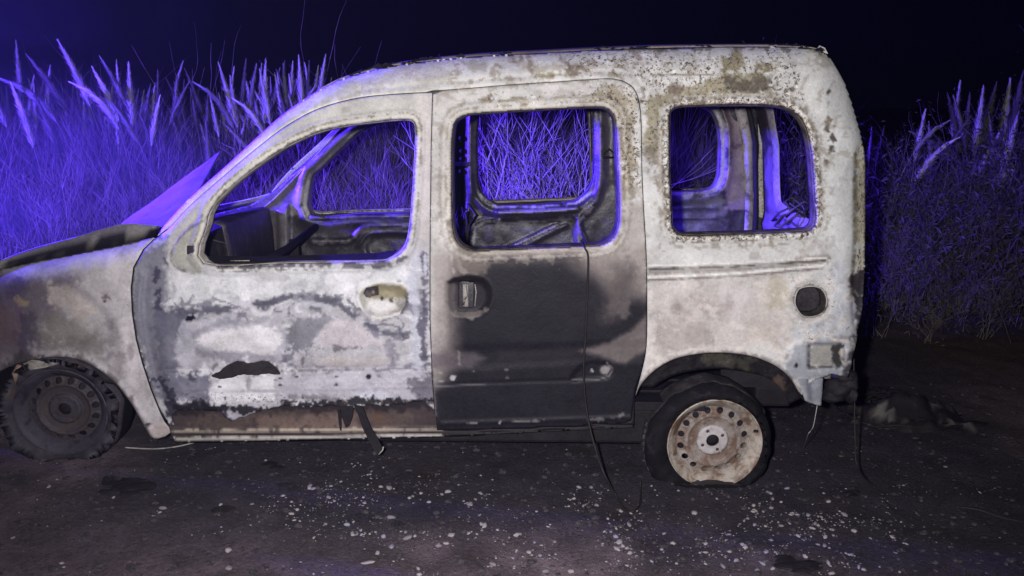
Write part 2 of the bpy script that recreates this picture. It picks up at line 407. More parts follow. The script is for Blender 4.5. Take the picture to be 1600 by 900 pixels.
L_side = [
    (('p', [(480, 60), (700, 60), (700, 150), (400, 240), (240, 380)]), (205, 202, 196), .6, 30, 6),
    (('p', [(400, 215), (560, 115), (660, 96), (700, 100), (560, 135), (440, 205)]), (186, 182, 170), .5, 8, 8),
    (('e', 540, 155, 12, 7), (165, 162, 152), .6, 3, 6), (('e', 645, 110, 40, 9), (196, 188, 190), .5, 8, 6),
    (('p', [(1290, 70), (1360, 200), (1356, 420), (1290, 420), (1285, 250)]), (196, 196, 194), .8, 26, 6),
    # olive and brown scorch round the top of the rear window
    (('p', [(1015, 150), (1040, 140), (1100, 132), (1130, 110), (1190, 112), (1205, 138), (1202, 148), (1150, 150), (1060, 158), (1035, 175), (1040, 230), (1034, 240), (1006, 235), (1006, 170)]), OL, .72, 6, rag),
    (('p', [(1130, 92), (1155, 84), (1163, 108), (1150, 116), (1128, 112)]), OL, .8, 4, rag),
    (('p', [(1186, 98), (1205, 98), (1209, 108), (1196, 114), (1186, 108)]), OL, .8, 4, rag),
    (('p', [(1140, 122), (1195, 124), (1208, 136), (1190, 146), (1140, 144)]), (78, 72, 66), .8, 5, rag),
    (('e', 1054, 138, 12, 7), (112, 98, 90), .8, 3, rag), (('e', 1234, 141, 8, 4), (70, 64, 58), .9, 2, 3), (('e', 1253, 146, 6, 3), (112, 104, 88), .8, 2, 3), (('e', 1295, 144, 4, 5), (72, 66, 60), .9, 2, 3),
    (('l', [(1294, 160), (1293, 195), (1290, 200)], 1.5), (90, 80, 70), .8, 2, 5), (('l', [(1297, 207), (1304, 215), (1300, 228)], 4), (66, 58, 54), .9, 2, 6), (('e', 1291, 252, 3, 4), (70, 62, 58), .9, 2, 2),
    (('l', [(1036, 175), (1034, 260), (1040, 350)], 6), (112, 104, 92), .5, 5, 8),
    (('p', [(1004, 230), (1030, 226), (1030, 245), (1012, 262)]), (88, 80, 72), .6, 8, 6),
    (('l', [(800, 92), (840, 108), (900, 106), (940, 102)], 5), (150, 138, 118), .5, 5, 7), (('e', 862, 117, 24, 4, 24, -.05), OL, .7, 3, 5), (('e', 900, 103, 18, 7), (120, 104, 92), .6, 4, 10),
    (('e', 990, 98, 26, 8), (150, 140, 130), .5, 4, 10), (('l', [(1018, 116), (1070, 117), (1120, 116)], 1.5), (120, 105, 92), .7, 1.5, 1),
    (('l', [(960, 78), (1060, 76), (1140, 74), (1285, 80)], 2.2), (90, 82, 74), .65, 2, 5), (('e', 742, 104, 14, 6), (165, 158, 148), .7, 3, 6),
    # rear quarter below the window: warm scorch clouds, bare zinc beside the lamp
    (('p', [(1014, 436), (1230, 430), (1240, 540), (1120, 552), (1014, 600)]), (196, 186, 180), .7, 22, 10),
    (('e', 1070, 455, 55, 9), (206, 198, 192), .8, 10, 10), (('e', 1120, 480, 60, 12), (160, 148, 144), .55, 14, 12), (('e', 1060, 520, 50, 30), (158, 146, 142), .5, 16, 12),
    (('e', 1150, 470, 26, 30), (205, 196, 196), .6, 14, 10), (('e', 1195, 520, 30, 22), (200, 188, 178), .6, 12, 8), (('e', 1215, 460, 20, 26), (178, 166, 142), .5, 10, 8),
    (('l', [(1013, 395), (1013, 600)], 8), (206, 200, 196), .6, 6, 3),
    (('l', [(1015, 424), (1150, 420), (1290, 409)], 3.5), (118, 110, 106), .6, 3, 2), (('l', [(1240, 409), (1294, 402)], 5), (128, 120, 110), .7, 4, 4),
    (('l', [(1013, 416), (1150, 412), (1292, 403)], 1.6), (232, 229, 224), .85, 1.2, 1), (('l', [(1013, 433), (1150, 427), (1288, 414)], 1.8), (236, 232, 228), .85, 1.2, 1), (('l', [(1013, 438), (1150, 432), (1286, 419)], 1.4), (104, 94, 90), .7, 1.4, 1), (('l', [(1013, 420.5), (1150, 416.5), (1290, 407)], 1.2), (70, 64, 62), .7, 1, 1),  # slider rail: highlights and shade painted as pale and dark lines
    (('p', [(1296, 420), (1322, 410), (1328, 520), (1250, 530), (1240, 540), (1232, 520), (1256, 505), (1300, 500)]), (194, 196, 202), .8, 7, 6),
    (('p', [(1228, 548), (1258, 528), (1330, 526), (1332, 590), (1226, 592)]), (150, 152, 160), .85, 4, 4),
    (('p', [(1264, 540), (1316, 538), (1318, 570), (1264, 573)]), (150, 146, 138), .8, 3, 4), (('p', [(1300, 540), (1318, 538), (1319, 572), (1304, 572)]), (40, 38, 38), .9, 3, 4),
    (('l', [(1264, 540), (1264, 574), (1300, 573)], 2), (60, 56, 56), .8, 1.5, 1), (('e', 1244, 571, 3.6, 3.6), (40, 38, 44), 1, 1, 0),
    (('l', [(1345, 235), (1347, 300), (1347, 380), (1343, 430)], 6), (205, 198, 176), .85, 3, 4), (('l', [(1337, 240), (1338, 330), (1336, 400), (1332, 440)], 2), (120, 108, 78), .8, 2, 3), (('l', [(1350, 240), (1351, 330), (1351, 400)], 1.6), (120, 100, 70), .6, 1.5, 2),
    (('p', [(1326, 430), (1352, 420), (1350, 500), (1340, 590), (1316, 590), (1332, 540), (1336, 510), (1330, 490)]), (52, 48, 54), .92, 5, 6), (('e', 1329, 497, 9, 24), (186, 186, 192), .9, 3, 5),
    (('l', ARCH_R, 4), (120, 112, 110), .7, 3, 3), (('e', 1300, 430, 6, 30), (160, 156, 158), .5, 5, 6),
    (('l', cat([(1046, 186), (1052, 166), (1100, 162), (1215, 162), (1245, 174), (1264, 205)], 2, False), 7), (225, 215, 205), .75, 3, 5),
    (('l', resample(WIN_Q, 14)+[WIN_Q[0]], 4), (72, 64, 58), .7, 3, 4), (('l', resample(WIN_Q, 14)+[WIN_Q[0]], 2.0), (36, 32, 32), .85, 1.5, 3), (('l', cat([(1034, 300), (1036, 200), (1045, 160), (1080, 153), (1180, 151), (1230, 156), (1262, 178), (1280, 230), (1284, 330)], 2, False), 1.6), (70, 62, 56), .7, 1.6, 3),
    (('b', WQ_, 4, 9), (226, 219, 208), .8, 1.5, 4), (('b', WQ_, 9.5, 12), (84, 76, 68), .7, 1.2, 5), (('b', WQ_, 13, 17), (222, 216, 206), .6, 2, 4), (('b', WQ_, 18, 20), (120, 110, 98), .5, 2, 5),  # pale bands are bead highlights painted round the rear window
    (('c', [(1014, 76), (1300, 76), (1330, 250), (1290, 400), (1014, 400)], 44, 51, 2.4), (138, 128, 114), .42, 2, 4), (('c', [(700, 96), (1010, 80), (1010, 150), (700, 130)], 34, 53, 2.4), (118, 104, 90), .5, 2, 5),
    (('c', [(1014, 370), (1330, 370), (1330, 560), (1014, 600)], 70, 57, 4), (160, 150, 144), .45, 4, 6), (('c', [(1014, 440), (1330, 430), (1330, 560), (1014, 600)], 52, 59, 3), (222, 214, 206), .6, 4, 6), (('c', [(460, 190), (700, 96), (1000, 80), (1000, 120), (560, 150)], 60, 61, 4), (176, 170, 160), .6, 3, 5),
    (('l', SEAM_TOP[6:], 2.2), (224, 220, 210), .7, 1.2, 1), (('l', [(x, y-3) for x, y in SEAM_S[2:14]], 2.0), (222, 216, 206), .6, 1.2, 1),  # seam edges painted pale as highlights
    (('l', resample(FUEL, 8)+[FUEL[0]], 7), (170, 164, 160), .5, 2, 2), (('l', resample(FUEL, 8)+[FUEL[0]], 1.8), (60, 54, 52), .8, 1.5, 2),
]
P_side = [(('p', [(880, 70), (1000, 70), (1240, 75), (1260, 130), (1270, 180), (1200, 160), (1060, 160), (1030, 260), (1004, 260), (1000, 130), (900, 110)]), .58, 22, 22),
          (('l', resample(WIN_Q, 16), 12), .75, 6, 4), (('e', 1290, 200, 12, 70), .3, 10, 6), (('p', [(1225, 430), (1300, 400), (1330, 520), (1250, 560)]), .35, 12, 8), (('l', [(1347, 230), (1345, 440)], 7), .55, 3, 2),
          (('l', [(500, 140), (700, 105), (1280, 80)], 8), .32, 8, 3)]
body_side = panel('body_side', side_outline, [WIN_Q, FUEL], 3.2, relief_side, (202, 200, 197), L_side, P_side, van)
flange('window_frame', WIN_Q, 0.045, 0.02, M_INNER, body_side, (100, 92, 84), start=0.010, c2=(56, 50, 48))
flange('fuel_filler_recess', FUEL, 0.05, 0.15, M_INNER, body_side, (70, 64, 62), start=0.004, c2=(40, 36, 36))
flange('wheel_arch_lip', ARCH_R, 0.02, 0.01, M_INNER, body_side, (120, 112, 104), start=-0.008, close=False)

# --- front wing
fender_outline = FENDTOP+[(243, 373)]+[(x-2.2, y+0.5) for x, y in reversed(DOOR_L[1:-1])]+[(256, 658), (264, 668), (266, 676), (258, 682), (245, 686)]+ARCH_F+[(-60, 690), (-200, 690), (-222, 600)]
def relief_fender(px, py):
    d = groove(px, py, cat([(60, 470), (110, 455), (150, 480), (175, 520), (180, 560)], 4, False), 9, 0.006)
    d = d - groove(px, py, cat([(110, 440), (165, 480), (196, 540), (200, 600)], 4, False), 8, 0.006)
    d = d + 0.006*fbm(px/55, py/55, 33, 3) + 0.002*fbm(px/22, py/22, 34, 2)
    return d - 0.010*sstep(10, 2, seg_dist(px, py, ARCH_F, False))
L_fender = [
    (('p', [(-220, 380), (120, 420), (60, 560), (-220, 690)]), (92, 82, 92), .85, 40, 14),
    (('p', [(0, 420), (150, 388), (235, 372), (150, 420), (30, 438)]), (186, 182, 192), .8, 12, 6),
    (('e', 22, 450, 26, 16), (82, 72, 92), .8, 10, 10), (('e', 14, 505, 24, 30), (104, 82, 92), .7, 12, 10), (('e', 45, 520, 16, 30), (70, 62, 84), .6, 8, 10), (('e', 100, 520, 42, 26), (128, 122, 116), .75, 18, 12),
    (('p', [(78, 450), (100, 447), (140, 465), (150, 485), (130, 510), (100, 480), (80, 470)]), (190, 178, 172), .8, 8, 8), (('e', 120, 540, 50, 14), (120, 112, 110), .6, 12, 8),
    (('p', [(160, 400), (232, 378), (204, 440), (206, 520), (225, 600), (262, 672), (240, 684), (195, 610), (180, 560), (192, 500), (170, 440)]), (204, 197, 199), .85, 12, 8),
    (('e', 172, 530, 9, 34), (112, 104, 112), .5, 8, 8), (('e', 186, 570, 8, 22), (134, 120, 124), .5, 7, 7), (('e', 204, 548, 4, 14), (120, 108, 114), .5, 4, 4), (('e', 161, 464, 9, 8), (88, 74, 76), .9, 4, 5), (('e', 163, 471, 3, 3), (35, 30, 34), 1, 1, 1),
    (('e', 206, 620, 3, 3), (110, 84, 88), .9, 1.5, 1), (('e', 232, 663, 5, 2.5), (40, 34, 42), 1, 1, 0), (('l', ARCH_F, 4), (96, 88, 92), .8, 3, 4), (('e', 60, 566, 50, 8), (66, 60, 64), .7, 6, 8), (('e', 32, 472, 10, 4, 24, .5), (170, 150, 120), .7, 3, 4), (('e', 250, 672, 18, 12), (190, 172, 170), .7, 5, 4)]
fender = panel('front_fender', fender_outline, [], 3.6, relief_fender, (180, 174, 176), L_fender, [(('p', [(-220, 430), (150, 430), (110, 570), (-220, 690)]), .25, 20, 6)], van, seed=3)
flange('wheel_arch_lip', ARCH_F, 0.02, 0.01, M_INNER, fender, (80, 72, 76), start=-0.008, close=False)

# --- front door
HOLE_M = [(292, 384), (302, 384), (303, 394), (297, 396), (292, 398)]
HOLE_H = [(572, 450), (591, 448), (592, 461), (580, 463), (578, 466), (572, 464), (569, 459)]
_b = [(660, 626), (650, 628), (625, 632), (600, 634), (575, 632), (555, 637), (520, 634), (480, 636), (440, 634), (412, 640), (395, 646), (372, 654), (362, 658), (350, 652), (344, 642), (300, 640), (275, 642)]
_b = [(x, y+2.4*float(fbm(x/5.0, 3.1, 3, 3))) for x, y in resample(_b, 3, False)]
door_outline = [(x+0.8, y+0.8) for x, y in DOOR_L]+[(266, 356)]+[(x+0.3, y+.6) for x, y in SEAM_TOP[1:-1]]+[(675, 145)]+[(x-.7, y) for x, y in SEAM_D]+_b+[(268, 650), (272, 664)]
HND = cat([(560, 470), (563, 455), (575, 446), (600, 441), (622, 444), (633, 456), (634, 472), (628, 486), (612, 494), (590, 497), (572, 490)], 4)
def relief_door(px, py):
    dh = seg_dist(px, py, WIN_F)
    d = -0.008*sstep(17, 13, dh) + 0.012*sstep(4.5, 0, dh)
    d = d + 0.012*sstep(-6, 22, sdf(px, py, [(262, 482), (350, 481), (420, 470), (470, 462), (520, 474), (560, 500), (640, 530), (655, 600), (262, 620)]))
    d = d - 0.010*sstep(-6, 16, sdf(px, py, cat([(285, 515), (340, 503), (420, 505), (440, 530), (430, 555), (380, 548), (300, 548)], 3)))
    d = d - 0.010*sstep(-6, 14, sdf(px, py, cat([(455, 500), (500, 490), (560, 510), (620, 540), (600, 572), (500, 575), (470, 560)], 3)))
    d = d - 0.008*sstep(-4, 6, sdf(px, py, [(260, 580), (676, 576), (676, 606), (260, 614)])) + groove(px, py, [(260, 578), (676, 574)], 3, 0.006) + groove(px, py, [(400, 607), (676, 600)], 2, 0.004)
    d = d + 0.006*fbm(px/45, py/38, 43, 3)*sstep(425, 480, py) + 0.003*fbm(px/18, py/18, 44, 3)*sstep(425, 500, py)
    d = d + 0.034*sstep(-1, 16, sdf(px, py, HND)) - 0.004*sstep(5, 1, np.abs(sdf(px, py, HND)))
    d = d + groove(px, py, cat([(232, 420), (226, 470), (232, 530), (246, 590), (258, 630)], 3, False), 7, 0.010)
    d = d - groove(px, py, cat([(222, 430), (217, 480), (224, 540), (240, 600)], 3, False), 4, 0.006)
    d = d + groove(px, py, cat([(332, 318), (380, 266), (440, 226), (500, 197), (560, 184), (630, 179), (652, 184)], 4, False), 1.6, 0.004) - groove(px, py, [(325, 345), (321, 405)], 3, 0.006)
    d = d - 0.008*sstep(-3, 5, sdf(px, py, cat([(322, 340), (300, 350), (280, 370), (269, 392), (272, 412), (286, 422), (312, 421)], 3)))
    return d
LI = (196, 194, 202); GR = (128, 126, 138); DG = (88, 85, 98)
L_door = [  # burn stains, plus crease shade and highlights painted in place of relief
    (('p', [(266, 352), (500, 160), (676, 146), (676, 230), (640, 190), (500, 206), (330, 330), (318, 412), (262, 420)]), (196, 192, 184), .8, 8, 3),
    (('e', 540, 172, 10, 6), (160, 158, 150), .7, 3, 3), (('p', [(655, 150), (676, 150), (676, 380), (655, 380)]), (200, 190, 188), .7, 8, 5),
    (('p', [(206, 400), (262, 372), (262, 640), (240, 620), (206, 500)]), (118, 116, 129), .88, 8, 6),
    (('p', [(262, 424), (640, 415), (655, 460), (560, 490), (470, 458), (420, 468), (330, 482), (266, 480)]), (216, 215, 217), .9, 6, 4),
    (('l', cat([(268, 482), (300, 486), (350, 483), (420, 472), (470, 462), (520, 472), (560, 498), (600, 520), (640, 528)], 3, False), 5), (92, 90, 104), .9, 3.5, 5),
    (('c', [(262, 470), (672, 470), (672, 628), (262, 628)], 60, 5, 5.0), (112, 108, 122), .75, 2, 2), (('c', [(420, 480), (672, 440), (672, 628), (420, 628)], 38, 9, 3.2), (98, 95, 108), .7, 1.6, 2),
    (('c', [(262, 424), (672, 420), (672, 628), (262, 628)], 85, 14, 6.5), (226, 223, 228), .8, 3, 3), (('c', [(262, 424), (640, 415), (640, 470), (262, 478)], 60, 31, 4.0), (168, 167, 173), .6, 4, 3),
    (('l', cat([(440, 482), (470, 474), (510, 478), (516, 482)], 3, False), 2.5), (205, 205, 214), .8, 2, 2),
    (('p', [(244, 480), (300, 488), (285, 510), (276, 560), (290, 590), (256, 590), (240, 530)]), (96, 95, 110), .92, 6, 7), (('e', 268, 545, 16, 22), (140, 136, 146), .5, 9, 6),
    (('p', cat([(278, 520), (300, 500), (360, 498), (430, 502), (448, 520), (446, 550), (425, 568), (360, 560), (290, 575), (278, 550)], 3)), (176, 173, 182), .85, 5, 7),
    (('p', cat([(310, 528), (350, 514), (415, 508), (436, 522), (436, 544), (418, 554), (380, 548), (330, 546)], 3)), (224, 219, 222), .95, 4, 4),
    (('l', [(305, 520), (350, 503), (410, 502)], 4), (142, 140, 150), .7, 4, 4), (('l', [(310, 552), (350, 556), (400, 560), (425, 562)], 5), (138, 134, 144), .7, 4, 5),
    (('p', cat([(450, 500), (480, 488), (540, 492), (560, 510), (620, 530), (640, 560), (620, 574), (500, 576), (455, 574), (470, 540)], 3)), (184, 180, 186), .8, 5, 6),
    (('p', cat([(456, 504), (490, 494), (520, 500), (498, 524), (490, 545), (466, 548), (452, 530)], 3)), (126, 124, 133), .85, 4, 6),
    (('p', cat([(505, 512), (550, 500), (575, 520), (600, 535), (560, 545), (500, 545)], 3)), (200, 190, 194), .8, 5, 6),
    (('l', [(472, 566), (480, 552), (500, 545), (560, 543)], 2), (112, 108, 118), .8, 2, 5), (('l', [(575, 508), (590, 522), (605, 520)], 4), (108, 106, 122), .7, 3, 6), (('l', [(606, 520), (612, 545), (614, 572)], 5), (122, 118, 130), .6, 4, 8),
    (('p', cat([(490, 560), (540, 556), (600, 556), (600, 572), (500, 573)], 2)), (192, 184, 184), .8, 4, 4),
    (('l', [(440, 580), (560, 578), (676, 575)], 1.8), (120, 116, 126), .8, 1.5, 1.5),
    (('p', [(250, 586), (330, 584), (330, 625), (262, 630), (246, 605)]), (112, 110, 126), .9, 4, 5), (('e', 303, 592, 9, 9), (72, 68, 82), .8, 3, 6), (('l', [(248, 592), (256, 606), (270, 622)], 4), (52, 50, 66), .85, 2, 7),
    (('p', [(322, 612), (345, 590), (430, 588), (430, 626), (340, 632)]), (226, 222, 228), .92, 3, 5), (('l', [(360, 612), (560, 606)], 2), (150, 146, 156), .6, 2, 2), (('e', 388, 600, 4, 12), (150, 146, 154), .8, 3, 2),
    (('p', [(430, 584), (540, 580), (676, 578), (676, 626), (430, 632)]), (188, 184, 194), .85, 4, 5), (('e', 586, 618, 22, 8), (206, 204, 216), .8, 4, 5), (('l', [(455, 620), (500, 622), (530, 628)], 3), (110, 104, 112), .7, 3, 4),
    (('l', [(652, 400), (646, 440), (652, 500), (650, 570)], 7), (190, 190, 204), .75, 5, 4),
    (('l', [(660, 385), (664, 430), (661, 500), (662, 560)], 5), (82, 79, 94), .85, 3, 5), (('e', 664, 415, 2.5, 20), (190, 190, 204), .9, 1.5, 2),
    (('p', [(640, 600), (676, 580), (678, 640), (650, 640)]), (104, 100, 112), .8, 6, 9),
    (('p', [(256, 626), (345, 632), (420, 634), (400, 660), (262, 668)]), (48, 44, 58), .9, 3, 6), (('p', cat([(348, 640), (375, 632), (410, 628), (395, 648), (366, 660)], 2)), (190, 186, 196), .9, 3, 4),
    (('l', [(270, 636), (345, 636)], 2.5), (36, 32, 44), .9, 2, 3), (('l', [(270, 640), (345, 638), (420, 640), (440, 635), (676, 627)], 4.0), (34, 31, 38), .92, 2, 7),
    (('l', [(247, 416), (243, 440), (250, 455), (246, 480)], 3.5), (66, 62, 82), .92, 1.5, 5), (('e', 299, 497, 7, 5), (30, 26, 40), 1, 2, 3), (('e', 259, 408, 3, 7, 12, -.5), (66, 62, 76), .9, 2, 2),
    (('p', cat([(324, 338), (300, 350), (278, 372), (268, 394), (272, 414), (286, 422), (320, 421)], 3)), (164, 162, 152), .8, 3, 3), (('b', WF_, 3.5, 8), (214, 208, 192), .7, 1.3, 2), (('b', WF_, 9, 10.6), (104, 98, 90), .65, 1.0, 2), (('b', WF_, 0, 2), (90, 84, 78), .7, 1.0, 2), (('l', [(318, 345), (314, 410)], 4), (206, 202, 190), .8, 2, 2),
    (('l', cat([(318, 345), (290, 362), (268, 392), (270, 414), (290, 424)], 3, False), 1.6), (110, 106, 100), .7, 1.4, 1),
    (('l', [(330, 418), (480, 415), (600, 413), (636, 402)], 2.5), (84, 80, 92), .85, 2, 4), (('e', 430, 435, 22, 5), (168, 166, 170), .6, 4, 3), (('e', 364, 466, 12, 6), (164, 162, 168), .7, 4, 3), (('e', 480, 450, 40, 6), (176, 176, 180), .5, 6, 4),
    (('p', HND), (178, 172, 158), .6, 3, 2), (('l', resample(HND, 6)+[HND[0]], 2.2), (226, 222, 214), .7, 1.5, 1), (('l', [(634, 455), (636, 472), (628, 489)], 2.4), (60, 56, 62), .8, 1.5, 1), (('p', cat([(566, 462), (575, 449), (600, 444), (628, 448), (632, 462), (600, 466)], 3)), (130, 120, 88), .75, 3, 3), (('e', 597, 480, 26, 12), (226, 222, 222), .8, 5, 3),
    (('e', 597, 467, 3, 3), (50, 44, 40), .9, 1, 1), (('e', 612, 470, 4, 3), (66, 60, 52), .8, 1, 2), (('l', [(575, 493), (556, 484)], 5), (140, 134, 144), .5, 5, 3),
    (('e', 576, 588, 4.5, 4), (28, 24, 34), 1, 1, 0), (('e', 525, 588, 3, 1.6), (28, 24, 34), 1, .8, 0), (('e', 526, 601, 3, 2), (28, 24, 34), 1, .8, 0), (('e', 464, 589, 2.4, 1.4), (28, 24, 34), 1, .8, 0), (('e', 438, 601, 3, 1.6), (28, 24, 34), 1, .8, 0), (('e', 343, 605, 3, 1.5), (28, 24, 34), 1, .8, 0), (('e', 438, 591, 3, 1.5), (60, 56, 60), 1, .8, 0), (('e', 592, 587, 3, 3), (140, 134, 140), 1, 1, 0),
]
front_door = panel('front_door', door_outline, [WIN_F, HOLE_M, HOLE_H, SLIT], 3.0, relief_door, (190, 187, 192), L_door,
                   [(('p', [(440, 480), (670, 480), (676, 640), (440, 640)]), .22, 14, 6), (('l', [(262, 620), (676, 632)], 10), .5, 6, 5), (('p', [(280, 490), (440, 490), (440, 570), (280, 575)]), .15, 10, 5)], van, seed=5)
flange('window_frame', WIN_F, 0.05, 0.018, M_INNER, front_door, (188, 182, 166), start=0.012, c2=(150, 142, 128))
xs_ = [320, 331, 420, 520, 590, 620]; ya_ = [401, 401, 401, 399, 396, 391]; yb_ = [413, 413.5, 412.5, 411, 408, 401]
V = [P(a, b, .085) for a, b in zip(xs_, ya_)]+[P(a, b-1.5, .03) for a, b in zip(xs_, yb_)]+[P(a, b+5, .028) for a, b in zip(xs_, yb_)]
mesh_obj('window_channel', V, [(r*6+i, r*6+i+1, (r+1)*6+i+1, (r+1)*6+i) for r in range(2) for i in range(5)], M_DARK, front_door, False).modifiers.new('thickness', 'SOLIDIFY').thickness = .003
mb = MB(); mb.add(tube([P(360, 407.5, 0.025), P(390, 407.2, 0.025)], 0.002, 5)); mb.build('window_seal_clip', M_PALE, front_door, True)
mb = MB()
for (x, y, r) in ((583, 456, .008), (606, 459, .007), (620, 466, .009)): mb.add(tube([P(x, y, .055), P(x, y, .035)], r, 10))
mb.add(tube([P(566, 466, .05), P(600, 463, .045), P(630, 464, .05)], .005, 6)); mb.build('door_handle', M_RUST, front_door, True)

# --- sliding door
HND_S = cat([(699, 462), (701, 441), (712, 433), (740, 431), (758, 436), (769, 452), (769, 470), (760, 486), (742, 495), (715, 495), (702, 484)], 4)
HOLE_S = [(717, 441), (722, 439), (740, 441), (739, 480), (717, 481)]
slide_outline = [(x+.6, y+.6) for x, y in SEAM_D[:1]]+[(x-.7 if x > 960 else x, y+.9) for x, y in SEAM_S[1:]]+[(991, 618), (988, 640), (986, 657), (978, 660), (960, 663), (930, 662), (900, 667), (850, 667), (800, 670), (740, 671), (690, 672), (683, 672), (681, 655)]+[(x+.6, y) for x, y in reversed(SEAM_D[1:])]
def relief_slide(px, py):
    dh = seg_dist(px, py, WIN_S)
    d = -0.009*sstep(19, 14, dh)+0.014*sstep(4.5, 0, dh)
    d = d + 0.026*sstep(-1, 12, sdf(px, py, HND_S)) - 0.003*sstep(4, 1, np.abs(sdf(px, py, HND_S)))
    d = d + groove(px, py, [(676, 602), (760, 598), (900, 594)], 2, 0.004) + 0.006*sstep(-8, 8, sdf(px, py, [(676, 545), (1012, 535), (1012, 562), (900, 566), (676, 578)]))
    d = d + 0.012*sstep(-2, 6, sdf(px, py, cat([(905, 572), (925, 564), (948, 566), (958, 576), (954, 590), (930, 594), (890, 595)], 3)))
    d = d - groove(px, py, [(690, 662), (990, 652)], 3, 0.006)
    return d + 0.0022*fbm(px/70, py/60, 63, 3)
